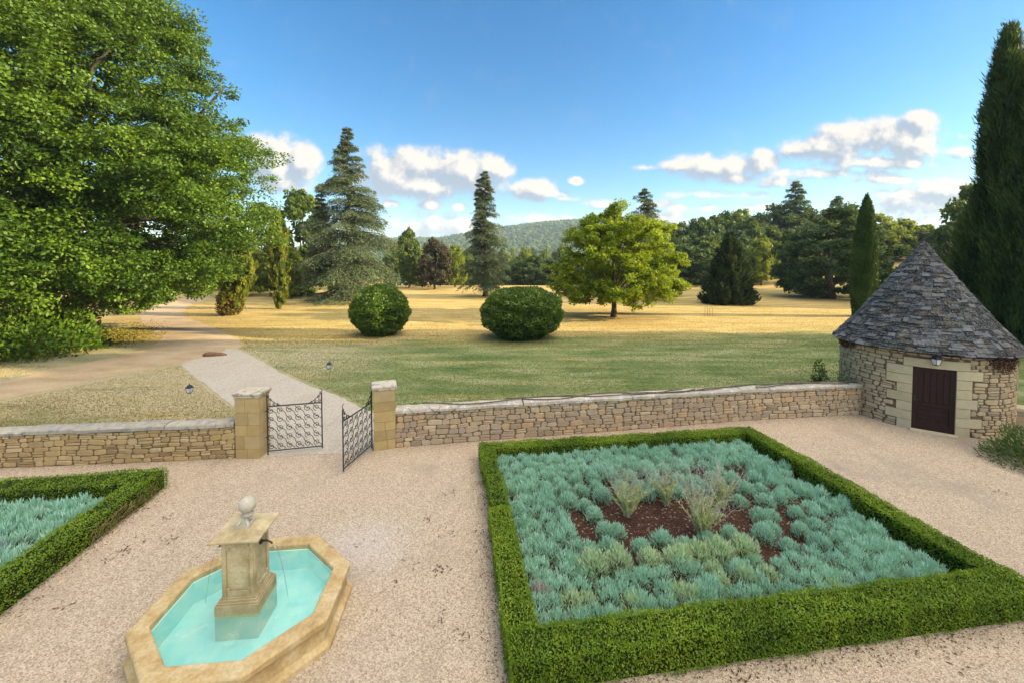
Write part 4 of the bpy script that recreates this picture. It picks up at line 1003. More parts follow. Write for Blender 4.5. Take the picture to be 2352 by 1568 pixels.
def litter(a, b, k, out):
    t = rr.random(k)[:, None]; d = unit(b - a); nn = np.array([d[1], -d[0], 0]); P = a + (b - a) * t + nn * (out * rr.random(k) ** 1.6)[:, None]; P[:, 2] = .016
    q = rr.uniform(0, 6.28, k); L = rr.uniform(.015, .05, k); D = np.stack([np.cos(q) * L, np.sin(q) * L, rr.uniform(0, .015, k)], -1); m.cards(P, D, np.stack([-np.sin(q), np.cos(q), q * 0 + .3], -1) * .008, rr.random(k))
c00, c10, c11, c01 = OB, OB + U * BU, OB + U * BU + V_ * BV, OB + V_ * BV
for a, b, k in ((c00, c10, 420), (c10, c11, 220), (c11, c01, 160), (c01, c00, 300), (WALL_L[2], WALL_L[4], 160), (WALL_R[0], WALL_R[4], 260), (OL - V_ * 6, OL, 330)): litter(a, b, k, .28)
k = 700; P = np.c_[rr.uniform(-9, 14, k), rr.uniform(4.5, 13.5, k), np.full(k, .016)]; a = rr.uniform(0, 6.28, k); L = rr.uniform(.015, .05, k)
d = np.stack([np.cos(a) * L, np.sin(a) * L, rr.uniform(0, .012, k)], -1); m.cards(P, d, np.stack([-np.sin(a), np.cos(a), a * 0 + .3], -1) * .007, rr.random(k))
tag(m.build('fallen_twigs', M_CREEP), 'scattered dry twigs and leaves on the courtyard gravel', 'twigs', kind='stuff')
# ------------------------------------------------------------------ trees
HAZE = .0002
M_BARK = bark_mat('bark', (.045, .032, .022), (.15, .115, .08)); M_BARKP = bark_mat('pale_bark', (.10, .085, .065), (.30, .27, .22))
M_BIG = leaf_mat('big_tree_leaves', [(.010, .030, .005), (.032, .075, .008), (.095, .172, .014), (.21, .31, .026)], .25, .25, .5, .35)  # ramp spans sunlit to shaded leaf tones, contrast put into the colour
M_YEL = leaf_mat('yellow_green_leaves', [(.055, .090, .010), (.125, .195, .012), (.225, .30, .016), (.34, .40, .03)], .36, .2, .55, .5)
M_BUSH = leaf_mat('bush_leaves', [(.016, .038, .008), (.048, .095, .014), (.115, .19, .020), (.21, .29, .04)], .25, .4, .4, 1.)
M_CEDAR = leaf_mat('cedar_needles', [(.020, .036, .018), (.055, .085, .040), (.105, .14, .066), (.17, .205, .10)], .12, .15, .7, .5)
M_CYP = leaf_mat('cypress_sprays', [(.012, .026, .006), (.028, .060, .010), (.055, .105, .018), (.10, .15, .03)], .15, .15, .7, .8)
M_CYPY = leaf_mat('yellowing_cypress_sprays', [(.034, .044, .008), (.09, .115, .012), (.17, .195, .020), (.27, .28, .035)], .2, .15, .7, .7)
M_CON = leaf_mat('dark_conifer_sprays', [(.010, .020, .008), (.020, .040, .013), (.036, .065, .018), (.075, .105, .03)], .15, .15, .65, .6)
M_TALL = leaf_mat('tall_conifer_sprays', [(.014, .028, .010), (.034, .062, .018), (.065, .108, .028), (.12, .16, .045)], .2, .15, .65, .6)
M_DARK = leaf_mat('dark_wood_leaves', [(.018, .040, .015), (.042, .078, .024), (.08, .13, .034), (.14, .195, .045)], .25, .2, .6, .12)
M_MID = leaf_mat('wood_leaves', [(.028, .052, .012), (.055, .095, .018), (.095, .145, .025), (.16, .20, .035)], .3, .2, .6, .12)
M_LIT = leaf_mat('pale_sunlit_leaves', [(.06, .095, .014), (.125, .18, .02), (.21, .265, .03), (.31, .34, .06)], .35, .2, .6, .12)  # paler species, and the sun on lit trees put into the colour
M_COPPER = leaf_mat('copper_leaves', [(.022, .022, .012), (.045, .042, .020), (.075, .065, .030), (.11, .10, .045)], .25, .2, .6, .3)
M_IVY = leaf_mat('red_ivy', [(.05, .06, .01), (.10, .09, .02), (.20, .09, .03), (.22, .18, .04)], .3, .2, .6, 2.)

def cluster_leaves(m, r, C, S, per, leaf, flat=.65, wide=.34, tone=None, droop=.25, mi=0):
    n = len(C); idx = np.repeat(np.arange(n), per); N_ = len(idx)
    dr = unit(r.normal(size=(N_, 3))); rad = S[idx] * r.random(N_) ** .45
    P = C[idx] + dr * rad[:, None] * np.array([1, 1, flat])
    d = unit(dr * np.array([1, 1, .5]) + np.array([0, 0, -droop]) + r.normal(size=(N_, 3)) * .6) * (leaf * r.uniform(.65, 1.35, N_))[:, None]
    nv = unit(dr * .6 + np.array([0, 0, .75]) + r.normal(size=(N_, 3)) * .5)
    s = unit(np.cross(nv, d)) * (leaf * wide * r.uniform(.8, 1.2, N_))[:, None]
    ct = r.random(n) if tone is None else tone
    m.cards(P - d * .5, d, s, np.clip(.5 * ct[idx] + .5 * r.random(N_), 0, 1), mi)
def crown_clusters(r, base, prof_z, prof_r, n, seed, lump=.22, shell=.42, face=None, lean=(0, 0)):
    """cluster centres spread through a crown with radius prof_r at height prof_z, denser near the outside"""
    z = np.linspace(prof_z[0], prof_z[-1], 200); rr = np.interp(z, prof_z, prof_r); wgt = rr + .3; cdf = np.cumsum(wgt); cdf /= cdf[-1]
    zz = np.interp(r.random(n), cdf, z); R = np.interp(zz, prof_z, prof_r); a = r.uniform(0, 2 * math.pi, n)
    if face is not None:
        k = r.random(n) < .55; a = np.where(k, face + r.normal(size=n) * .95, a)
    w = Wob(2.2 / max(prof_r), seed); d = np.stack([np.cos(a) * R, np.sin(a) * R, zz], -1)
    k = (1 + lump * w(d)) * r.random(n) ** shell
    t = (zz - prof_z[0]) / (prof_z[-1] - prof_z[0])
    return np.array(base) + np.stack([np.cos(a) * R * k + lean[0] * t, np.sin(a) * R * k + lean[1] * t, zz], -1)
def bough_clusters(r, B, bs, k):
    n = len(B); idx = np.repeat(np.arange(n), k); d = unit(r.normal(size=(n * k, 3))); q = r.random(n * k) ** .4
    return B[idx] + d * (bs[idx] * q)[:, None] * np.array([1, 1, .60]), np.clip(np.repeat(r.random(n), k) * .75 + .25 * r.random(n * k), 0, 1)  # bough tones stand in for lit and shaded masses of the crown
def limbs(m, r, base, h0, tips, rt, mi=0):
    for T in tips:
        p0 = np.array(base) + np.array([0, 0, min(h0 * r.uniform(.8, 1.3), max(.5, T[2] - base[2] - .6))]); t = np.linspace(0, 1, 7)[:, None]
        mid = (p0 + T) / 2 + np.array([0, 0, np.linalg.norm(T - p0) * .12]); P = (1 - t) ** 2 * p0 + 2 * t * (1 - t) * mid + t ** 2 * T + r.normal(size=(7, 3)) * .04 * np.linalg.norm(T - p0) * .3
        m.tube(P, np.linspace(rt, rt * .18, 7), 6, mi=mi)
def leafy_tree(label, base, pz, pr, n, per, leaf, csize, mat, seed, trunk_h, trunk_r, bark=None, name='broadleaf_tree', group=None, face=None, lump=.22, shell=.42, nl=10, flat=.65, lean=(0, 0), sun_tone=0, cat='tree', tlean=(0, 0), boughs=None):
    r = np.random.default_rng(seed); base = np.array(base, float); root = thing(name, label, cat, base, group)
    tone = None
    if boughs: B = crown_clusters(r, base, pz, pr, boughs[0], seed, lump, shell, face, lean); C, tone = bough_clusters(r, B, boughs[1] * r.uniform(.6, 1.35, boughs[0]), max(1, n // boughs[0])); n = len(C); C[:, 2] = np.maximum(C[:, 2], base[2] + pz[0] * .6)
    else: C = crown_clusters(r, base, pz, pr, n, seed, lump, shell, face, lean)
    S = csize * r.uniform(.6, 1.3, n)
    m = MB(); cluster_leaves(m, r, C, S, per, leaf, flat, tone=tone); m.build('crown', mat, root)
    m = MB(); zt = trunk_h; top = np.interp(.52, [0, 1], [pz[0], pz[-1]])
    t = np.linspace(0, 1, 9); P = base + np.stack([tlean[0] * t ** 1.5 + .05 * trunk_r * np.sin(t * 9), tlean[1] * t, t * top - .1], -1)
    m.tube(P, np.interp(t, [0, .06, .35, 1], [trunk_r * 1.55, trunk_r * 1.1, trunk_r * .8, trunk_r * .12]), 10)
    cc_ = C[np.hypot(C[:, 0] - base[0], C[:, 1] - base[1]) > .25 * max(pr)]; pick = cc_[r.choice(len(cc_), min(nl, len(cc_)), replace=False)]; limbs(m, r, base + np.array([tlean[0] * .4, 0, 0]), zt, pick, trunk_r * .42)
    m.build('trunk', bark or M_BARK, root); return root
def X_at(px, Y): return atY(px, 600, Y)[0]
def Z_at(py, Y): return atY(PX0, py, Y)[2]

# big tree at the left
bx, by = X_at(92, 26.5), 26.5
leafy_tree('huge broadleaf tree filling the upper left, branches sweeping to the ground', (bx, by, 0), [2.4, 4, 7, 11, 14, 18, 22, 25, 28, 31.5], [4.8, 8.2, 10.9, 11.3, 10.3, 8.2, 6.3, 4.9, 3.0, .6], 6000, 105, .19, .80, M_BIG, 101, 6., .62, M_BARK, face=R_(-40), lump=.15, shell=.34, nl=46, flat=.55, boughs=(430, 2.3))
# its lowest hanging boughs
def bough(label, px, py, Y, rx, rz, n, seed, mat=M_BIG): pass
shrub('shrub', 'dark leafy shrub at the foot of the huge tree, left edge', 'shrub', A2(70, 812), 3.4, 3.2, 7000, .24, M_BIG, 41)
#shrub('shrub', 'low leafy shrub in front of the huge tree near the drive', 'shrub', A2(265, 762), 2.0, 2.6, 4200, .22, M_BIG, 42)
# undergrowth of weeds beside the drive
m = MB(); rr = np.random.default_rng(5); k = 9000; px = rr.triangular(-90, 60, 395, k); py = 820 - (px + 60) / 405 * 52 + rr.normal(size=k) * 9 - 14 * rr.random(k)
w = Wob(.8, 3); B = np.array([A2(a, b) for a, b in zip(px, py)]); h = .34 * (1 + .6 * w(B)) * rr.uniform(.2, 1.2, k) * np.clip((400 - px) / 260, .15, 1); d = unit(rr.normal(size=(k, 3)) * np.array([.5, .5, .2]) + np.array([0, 0, .8])) * np.clip(h, .08, 1)[:, None]
M_WEED = leaf_mat('weeds', [(.06, .07, .012), (.13, .13, .02), (.22, .19, .03), (.33, .26, .06)], .35, .15, .6, .7)
m.cards(B, d, unit(np.cross(d, rr.normal(size=(k, 3)))) * .06, rr.random(k)); tag(m.build('undergrowth', M_WEED), 'yellow-green weeds along the left edge of the drive', 'undergrowth', kind='stuff')

# round bushes
def round_bush(label, px, py, rx, h, n, seed, tone):
    c = at(px, py, 0); c = c + unit(np.array([c[0], c[1], 0])) * rx * .62
    r = np.random.default_rng(seed); root = thing('round_bush', label, 'bush', c, 'round clipped bushes on the lawn')
    d = unit(r.normal(size=(n, 3))); w1 = Wob(4., seed); w2 = Wob(11., seed + 1)
    k = (1 + .065 * w1(d) + .075 * w2(d)) * (1 - .22 * r.random(n) ** 2.2); cz = h * .50
    P = c + d * np.array([rx, rx, h * .52]) * k[:, None] + np.array([0, 0, cz]); P[:, 2] = np.maximum(P[:, 2], .05)
    L = unit(d * .8 + np.array([0, 0, .35]) + r.normal(size=(n, 3)) * .6) * (.17 * r.uniform(.6, 1.4, n))[:, None]; nv = unit(d + r.normal(size=(n, 3)) * .5)
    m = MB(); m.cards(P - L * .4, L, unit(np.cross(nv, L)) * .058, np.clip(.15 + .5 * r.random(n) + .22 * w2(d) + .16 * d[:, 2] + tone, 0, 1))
    m.build('foliage', M_BUSH, root)
    m = MB()
    for _ in range(16):
        e = c + np.array([0, 0, cz]) + unit(r.normal(size=3)) * np.array([rx, rx, h * .5]) * .82; m.tube(np.array([c, (c + e) / 2 + r.normal(size=3) * .1, e]), [.06, .04, .01], 5)
    m.lathe(np.c_[.80 * rx * np.sin(np.linspace(.02, 3.12, 14)), cz - .80 * h * .5 * np.cos(np.linspace(.02, 3.12, 14))], c[:2], 20, mi=1); m.build('inner_twigs', [M_BARK, M_CORE], root)
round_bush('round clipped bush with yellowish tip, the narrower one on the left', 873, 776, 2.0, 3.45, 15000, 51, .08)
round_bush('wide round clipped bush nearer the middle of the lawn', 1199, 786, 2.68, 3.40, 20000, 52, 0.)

# yellow-green tree on the lawn
c = A2(1410, 728)
leafy_tree('yellow-green broadleaf tree with straight trunk alone on the dry lawn', c, [1.6, 2.6, 4.0, 5.5, 7.2, 8.6, 9.8, 11.0], [3.2, 5.1, 5.6, 5.4, 4.7, 3.8, 2.4, .4], 1100, 80, .21, .50, M_YEL, 111, 2.1, .23, lump=.20, shell=.45, nl=26, boughs=(110, 1.25))

# cedars: whorls of drooping boughs
def cedar(label, base, H, R, seed, z0=.07, mat=M_CEDAR, n_whorl=34, dens=1.0, lead2=None, name='cedar_tree', power=.85, bark=None, nscale=1., group=None, gaps=.0):
    r = np.random.default_rng(seed); base = np.array(base, float); root = thing(name, label, 'tree', base, group)
    t = np.linspace(0, 1, 12); tm = MB(); tr = H * .017
    tm.tube(base + np.stack([.04 * np.sin(t * 7) * t, .03 * np.cos(t * 5) * t, t * H - .1 * (t < .01)], -1), np.interp(t, [0, .05, 1], [tr * 1.5, tr, .02]), 9)
    f = MB(); axes = [(base, H, R, z0, n_whorl)]
    if lead2: axes.append((base + np.array(lead2[0]), lead2[1], lead2[2], .25, int(n_whorl * .5))); tm.tube(np.array([base + np.array([0, 0, H * .1]), base + np.array(lead2[0]) * .7 + np.array([0, 0, lead2[1] * .3]), base + np.array(lead2[0]) + np.array([0, 0, lead2[1] * .98])]), [tr * .5, tr * .4, .02], 7)
    for (b0, h_, R0, zz0, nw) in axes:
        for k in range(nw):
            q = k / (nw - 1); z = h_ * (zz0 + (1 - zz0) * q ** .95) * .985; nb = r.integers(4, 7)
            for j in range(nb):
                if r.random() < gaps: continue
                a = r.uniform(0, 6.283); L = R0 * (1 - q) ** power * r.uniform(.45, 1.2) + .032 * h_ * (1 - q * .5) * r.random() + .15
                if q < .12: L *= .82 + q
                rise = (.25 + .5 * q) * r.uniform(.4, 1.1); u = np.linspace(0, 1, 8)
                ho = L * u; ve = L * (rise * u - (rise * .75 + .30 * (1 - q)) * u ** 2.2)
                P = b0 + np.stack([np.cos(a) * ho, np.sin(a) * ho, np.maximum(.9, z + ve + r.normal() * .022 * h_ * (1 - q))], -1); rad = .012 * L + .01
                tm.tube(P, np.linspace(rad, .008, 8), 4, cap=False)
                n = int((30 + 88 * L) * dens); tt = r.random(n) ** .75; B = np.stack([np.interp(tt, u, P[:, i]) for i in range(3)], -1)
                side = np.array([-math.sin(a), math.cos(a), 0]); sp = L * .22 * (np.sin(np.clip(tt, .05, 1) * 2.6)) * r.normal(size=n)
                B = B + side * sp[:, None] + np.array([0, 0, -1.]) * (np.abs(sp) * .5 + .30 * min(1., L / 2.5) * r.random(n) ** 1.4)[:, None]
                out = np.array([math.cos(a), math.sin(a), 0]); LL = (.34 * nscale * r.uniform(.6, 1.4, n))[:, None]
                d = unit(out * .55 + side * np.sign(sp)[:, None] * .5 + np.array([0, 0, -.45]) + r.normal(size=(n, 3)) * .38) * LL
                s = unit(np.cross(d, r.normal(size=(n, 3)) + np.array([0, 0, 1.5]))) * (.036 * nscale * r.uniform(.7, 1.4, n))[:, None]
                f.cards(B, d, s, np.clip(.25 * r.random() + .3 * tt + .45 * r.random(n), 0, 1))
    f.build('boughs', mat, root); tm.build('trunk', bark or M_BARK, root); return root
c = A2(803, 691); cedar('tall spreading cedar with tapering top and low sweeping boughs', c, 22.6, 7.6, 201, .06, n_whorl=42, dens=1.35, lead2=((-3.9, .6, 0), 15.2, 2.0), power=1.0)
c = A2(1115, 681); cedar('slender cedar with bare lower trunk, right of the spreading one', c, 18.5, 3.9, 202, .09, n_whorl=38, dens=1.15, lead2=((-.9, .3, 0), 17.3, .7), power=.85)
c = A2(1466, 689); c = np.array([X_at(1478, 57.), 57., 0]); cedar('thin bluish conifer showing its sparse top over the yellow-green tree', c, 15.2, 4.4, 203, .12, n_whorl=26, dens=.9, power=.6)

# columns: sprays pointing up the sides
def column(label, base, H, prof, n, mat, seed, spray=.28, lean=(0, 0), name='cypress_tree', trunk=.12, lump=.16, wd=.16, z0=0., group=None, out=.35, core=True, cat='tree', clump=0):
    r = np.random.default_rng(seed); base = np.array(base, float); root = thing(name, label, cat, base, group)
    pt, pr = np.array(prof).T; t = np.linspace(0, 1, 100); wgt = np.interp(t, pt, pr) + .05; cdf = np.cumsum(wgt); cdf /= cdf[-1]
    tt = np.interp(r.random(n), cdf, t); a = r.uniform(0, 6.283, n); R = np.interp(tt, pt, pr); w = Wob(2.0 / max(pr), seed); w2 = Wob(5.0 / max(pr), seed + 3)
    q = np.stack([np.cos(a) * R, np.sin(a) * R, tt * H * .55], -1); k = (1 + lump * w(q) + lump * .7 * w2(q)) * (1 - .45 * r.random(n) ** 2)
    P = base + np.stack([np.cos(a) * R * k + lean[0] * tt, np.sin(a) * R * k + lean[1] * tt, z0 + tt * (H - z0)], -1)
    o = np.stack([np.cos(a), np.sin(a), 0 * a], -1); ct = 0.
    if clump:                                   # sprays gathered in tufts with gaps between
        nc = n // 46; ci = r.integers(0, nc, n); o = o[ci]; k = k[ci] * r.uniform(.86, 1.12, nc)[ci]; tt = tt[ci]; R = R[ci]; ct = (r.random(nc)[ci] - .5) * .3
        P = base + np.stack([o[:, 0] * R * k + lean[0] * tt, o[:, 1] * R * k + lean[1] * tt, z0 + tt * (H - z0)], -1) + r.normal(size=(n, 3)) * np.array([.6, .6, 1.0]) * clump; q = q[ci]
    d = unit(o * out + np.array([0, 0, .9]) + r.normal(size=(n, 3)) * .28) * (spray * r.uniform(.6, 1.5, n))[:, None]
    s = unit(np.cross(d, o + r.normal(size=(n, 3)) * .5)) * (spray * wd * r.uniform(.7, 1.3, n))[:, None]
    m = MB(); m.cards(P - d * .4, d, s, np.clip(.12 + .5 * r.random(n) + .28 * (k - .75) + .22 * w2(q) + ct, 0, 1)); m.build('foliage', mat, root)
    m = MB(); u = np.linspace(0, 1, 10); m.tube(base + np.stack([lean[0] * u, lean[1] * u, u * H * .95 - .05], -1), np.interp(u, [0, 1], [trunk, .02]), 8)
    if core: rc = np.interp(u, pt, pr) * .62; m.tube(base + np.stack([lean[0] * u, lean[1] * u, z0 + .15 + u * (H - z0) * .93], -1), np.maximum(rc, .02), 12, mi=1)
    m.build('trunk', [M_BARK, M_CORE], root); return root
c = A2(1983, 727); column('narrow dark cypress standing just left of the hut roof', c, Z_at(449, 39.5) - 0, [(0, .8), (.2, .95), (.55, .92), (.8, .62), (.93, .32), (1, .04)], 14000, M_CYP, 301, .32, lump=.06)
c = A2(642, 710); column('narrow yellowing cypress with pale foot beside the left drive', c, 10.6, [(0, .25), (.1, .75), (.3, 1.1), (.6, 1.05), (.85, .7), (1, .1)], 9000, M_CYPY, 302, .34, clump=.12, z0=.35, trunk=.2)
c = A2(525, 724); rt = column('leaning yellow-green cypress with reddish ivy round its foot', c, 8.6, [(0, .55), (.12, 1.05), (.4, 1.35), (.75, 1.1), (1, .2)], 9000, M_CYPY, 303, .34, clump=.14, lean=(2.0, .4), trunk=.2)
m = MB(); r = np.random.default_rng(6); k = 1500; a = r.uniform(0, 6.28, k); z = r.random(k) ** 1.3 * 2.0; R = np.interp(z, [0, .5, 2.0], [.6, 1.0, 1.1]) * r.uniform(.8, 1.08, k)
P = c + np.stack([np.cos(a) * R + z * .15, np.sin(a) * R, z], -1); d = unit(r.normal(size=(k, 3)) + np.array([0, 0, -.3])) * r.uniform(.12, .22, k)[:, None]; m.cards(P, d, unit(np.cross(d, r.normal(size=(k, 3)))) * .06, r.random(k)); m.build('ivy', M_IVY, rt)
c = A2(1675, 698); column('dense dark green conifer with broad skirt in the middle right field', c, Z_at(538, 51.), [(0, 2.75), (.08, 3.05), (.3, 2.5), (.6, 1.75), (.85, .95), (1, .1)], 15000, M_CON, 304, .50, name='conifer_tree', lump=.12, out=.75, clump=.22)
# two tall conifers behind the hut, and an unseen row added on the right to shade the courtyard
def tall_conifer(px, Y, ztop, r0, seed, label, n=34000):
    c = np.array([X_at(px, Y), Y, 0.])
    return column(label, c, ztop, [(0, r0 * .95), (.15, r0), (.4, r0 * .86), (.65, r0 * .62), (.85, r0 * .36), (.96, r0 * .14), (1, .03)], n, M_TALL, seed, .42, name='tall_conifer', lump=.26, out=.50, trunk=.35, wd=.085, group='tall conifers along the right side', clump=.24)
tall_conifer(2298, 26.5, Z_at(50, 26.5) - .3, 1.75, 401, 'tall dark conifer with pointed top rising behind the hut', 95000)
tall_conifer(2376, 25.0, Z_at(125, 25.0), 1.9, 402, 'tall dark conifer cut by the right picture edge', 75000)
for i, (x, y, h) in enumerate(((37, 20.5, 21), (38, 16, 22), (37.5, 11.5, 21.5), (38.5, 7, 22), (38, 2.5, 21), (38, -2, 22), (38.5, -6.5, 21), (38, -11, 22))):
    column('tall dark conifer added out of view on the right to shade the courtyard', (x, y, 0), h, [(0, 2.9), (.15, 3.1), (.4, 3.), (.65, 2.8), (.85, 2.0), (1, .15)], 8000, M_CON, 410 + i, .9, name='tall_conifer', lump=.2, out=.55, trunk=.35, wd=.24, group='tall conifers along the right side')

# big dark tree in the right field
c = A2(1903, 686)
leafy_tree('large dark spreading tree with low crown in the right field', c, [1.0, 2.0, 4.0, 6.5, 9.0, 11.0, 12.3], [3.5, 5.6, 6.2, 5.9, 4.7, 3.0, .8], 720, 75, .36, .7, M_DARK, 121, 1.6, .75, lump=.16, shell=.35, nl=14, boughs=(90, 1.6))

# woods and hedgerow trees: three crowns of each kind, copied along the edge of the field
def proto(seed, mat, n=120, per=95, leaf=.55, kind='dome'):
    pz, pr = {'dome': ([1.2, 3., 5., 7., 8.7, 10.], [3.6, 4.9, 5.2, 4.4, 2.9, .6]), 'tall': ([1., 2.5, 5, 7.5, 9, 10], [2.2, 3.2, 3.4, 2.9, 1.9, .4]), 'skirt': ([.2, 1.5, 4., 7., 8.8, 10.], [4.4, 5.2, 5.2, 4.3, 2.8, .5])}[kind]
    return leafy_tree('tree', (0, 0, 0), pz, pr, n, per, leaf, 1.05, mat, seed, 2.2, .28, lump=.26, shell=.36, nl=8, name='broadleaf_tree', group='x')
PT = {}
for key, mat, kind in (('dark', M_DARK, 'skirt'), ('mid', M_MID, 'skirt'), ('lit', M_LIT, 'dome'), ('copper', M_COPPER, 'dome'), ('tall', M_MID, 'tall')):
    PT[key] = [proto(500 + 7 * i + len(PT) * 31, mat, kind=kind) for i in range(2 if key != 'copper' else 1)]
used = set()
def wood_tree(key, px, top, w, Y, label, group, base=None, i=None):
    o = PT[key][random.randrange(len(PT[key])) if i is None else i]
    x = X_at(px, Y); zb = float(terrain(x, Y)) if base is None else base; H = Z_at(top, Y) - zb; W_ = w / F_PX * Y / 10.4
    sx = min(W_, H / 10 * 1.6)
    if o.name in used: o = dup(o, label=label, group=group)
    else: used.add(o.name); o['label'] = label; o['group'] = group
    if not group and 'group' in o: del o['group']
    o.location = (x, Y, zb); o.scale = (sx, sx, H / 10.); o.rotation_euler = (0, 0, random.uniform(0, 6.28)); return o
G1 = 'trees of the wood along the right field'
dk = 'dark green broadleaf tree in the wood at the back of the right field'
for key, px, top, w, Y, lab in (('mid', 1560, 512, 120, 99, 'dark'), ('dark', 1610, 500, 110, 93, 'dark'), ('mid', 1655, 488, 110, 104, 'dark'), ('lit', 1700, 482, 80, 108, 'pale-topped broadleaf tree rising above the wood, left of its tall pine'), ('dark', 1700, 535, 100, 90, 'dark'), ('dark', 1770, 476, 130, 104, 'dark'), ('tall', 1735, 510, 80, 91, 'mid-green tree at the wood edge behind the dark field conifer'),
        ('dark', 1860, 478, 120, 106, 'dark'), ('mid', 1905, 500, 120, 100, 'dark'), ('mid', 1958, 484, 110, 108, 'sunlit round tree behind the large dark field tree'), ('lit', 2012, 492, 90, 112, 'yellow-lit tree to the right behind the narrow cypress'), ('lit', 2068, 504, 90, 114, 'yellow-lit tree with visible trunk beyond the right field'), ('mid', 2125, 528, 110, 118, 'dark'), ('dark', 2180, 520, 120, 104, 'dark'), ('mid', 1815, 560, 110, 96, 'dark'), ('dark', 1600, 560, 90, 88, 'dark'), ('dark', 1650, 572, 90, 89, 'dark'), ('dark', 1830, 520, 110, 99, 'dark'), ('dark', 1548, 535, 100, 90, 'dark'), ('mid', 1592, 522, 110, 97, 'dark'), ('dark', 1635, 520, 110, 96, 'dark'), ('mid', 1680, 510, 110, 99, 'dark'), ('dark', 1725, 505, 110, 98, 'dark'), ('mid', 1775, 520, 110, 95, 'dark'), ('mid', 1950, 530, 120, 96, 'dark'), ('lit', 2040, 515, 100, 106, 'dark'), ('dark', 2215, 500, 120, 98, 'dark'), ('dark', 1575, 560, 130, 84, 'dark'), ('mid', 1625, 545, 120, 87, 'dark'), ('dark', 1700, 560, 130, 85, 'dark'), ('mid', 1780, 545, 130, 92, 'dark'), ('dark', 1840, 545, 130, 94, 'dark'), ('mid', 1985, 520, 120, 100, 'dark'), ('lit', 2095, 512, 100, 108, 'dark')):
    wood_tree(key, px, top, w, Y, dk if lab == 'dark' else lab, G1)
G5 = 'trees beyond the right picture edge'
for px, Y, w, top in ((2235, 60, 150, 430), (2340, 66, 160, 420), (2440, 50, 190, 400), (2500, 62, 170, 410), (2580, 46, 200, 380), (2300, 78, 130, 450)): wood_tree('mid', px, top, w, Y, 'broadleaf tree hidden behind the tall conifers at the right edge', G5)
wood_tree('lit', 1750, 548, 66, 78, 'small yellow-green tree at the wood edge right of the dark field conifer', None)
wood_tree('lit', 2030, 610, 46, 58, 'small yellow-green bush half hidden behind the narrow cypress', None)
wood_tree('dark', 1305, 640, 66, 66, 'small dark tree behind the left of the yellow-green tree', None)
wood_tree('dark', 1535, 625, 70, 62, 'small dark tree behind the right of the yellow-green tree', None)
c = np.array([X_at(1824, 101), 101., 0]); c[2] = terrain(c[0], c[1]); cedar('tall dark pine standing above the right wood', c, Z_at(416, 101) - c[2], 4.4, 211, .30, mat=M_DARK, n_whorl=24, dens=.7, power=.6, name='pine_tree', nscale=1.8, gaps=.2)
c = np.array([X_at(1921, 106), 106., 0]); c[2] = terrain(c[0], c[1]); cedar('smaller pine top showing above the right wood, left of the narrow cypress', c, Z_at(450, 106) - c[2], 3.6, 212, .35, mat=M_DARK, n_whorl=20, dens=.7, power=.6, name='pine_tree', nscale=1.8, gaps=.2)
G2 = 'dark hedgerow trees at the far edge of the dry field'  # hedgerow shade is put into the dark leaf colour
for px, top, w, Y in ((1165, 602, 60, 97), (1195, 592, 64, 100), (1228, 586, 66, 96), (1262, 592, 70, 101), (1300, 590, 70, 98), (1345, 586, 76, 102), (1395, 590, 76, 99), (1445, 580, 80, 103), (1495, 560, 86, 101), (1530, 545, 80, 104)):
    wood_tree('dark', px, top, w, Y, 'dark tree in the hedgerow closing off the dry field', G2)
G3 = 'sunlit trees in the valley'
for k in range(34):
    px = 930 + k * 13.5 + random.uniform(-8, 8); Y = random.choice((150, 185, 230, 280)); wood_tree(random.choice(('lit', 'mid', 'lit')), px, random.uniform(566, 586), random.uniform(26, 44) * 170 / Y, Y, 'small sunlit green tree down in the valley before the hill', G3)
wood_tree('tall', 940, 530, 76, 80, 'upright green tree right of the spreading cedar', None)
wood_tree('mid', 905, 555, 50, 92, 'green tree half hidden behind the spreading cedar', None)
wood_tree('copper', 998, 553, 82, 76, 'dark copper-brown tree between the two cedars', None)
wood_tree('lit', 1045, 566, 58, 82, 'light green round tree right of the copper-brown tree', None)
wood_tree('mid', 1075, 590, 46, 90, 'green tree half hidden behind the slender cedar', None)
wood_tree('mid', 968, 600, 46, 88, 'low green tree between the upright tree and the copper-brown one', None)
for key, px, top, w, Y, lab in (('mid', 690, 442, 150, 64, 'tall green tree behind the spreading cedar, on its left'), ('mid', 600, 470, 130, 74, 'green tree behind the narrow yellowing cypress'), ('lit', 560, 560, 120, 62, 'light green tree behind the leaning cypress'), ('tall', 735, 520, 80, 75, 'green tree close behind the left boughs of the spreading cedar'), ('lit', 668, 570, 80, 58, 'low bright green tree beside the narrow yellowing cypress')):
    wood_tree(key, px, top, w, Y, lab, None)
G4 = 'trees beyond the drive behind the huge tree'
for px, top, w, Y in ((490, 520, 150, 78), (400, 540, 150, 84), (300, 530, 160, 80), (200, 540, 150, 86), (90, 520, 170, 80), (-40, 530, 170, 84), (440, 590, 110, 70), (340, 600, 110, 72)):
    wood_tree('mid', px, top, w, Y, 'green tree beyond the drive, seen under the huge tree', G4)
for k in PT:
    for o in PT[k]:
        if o.name not in used:
            for ch in list(o.children): bpy.data.objects.remove(ch)
            bpy.data.objects.remove(o)

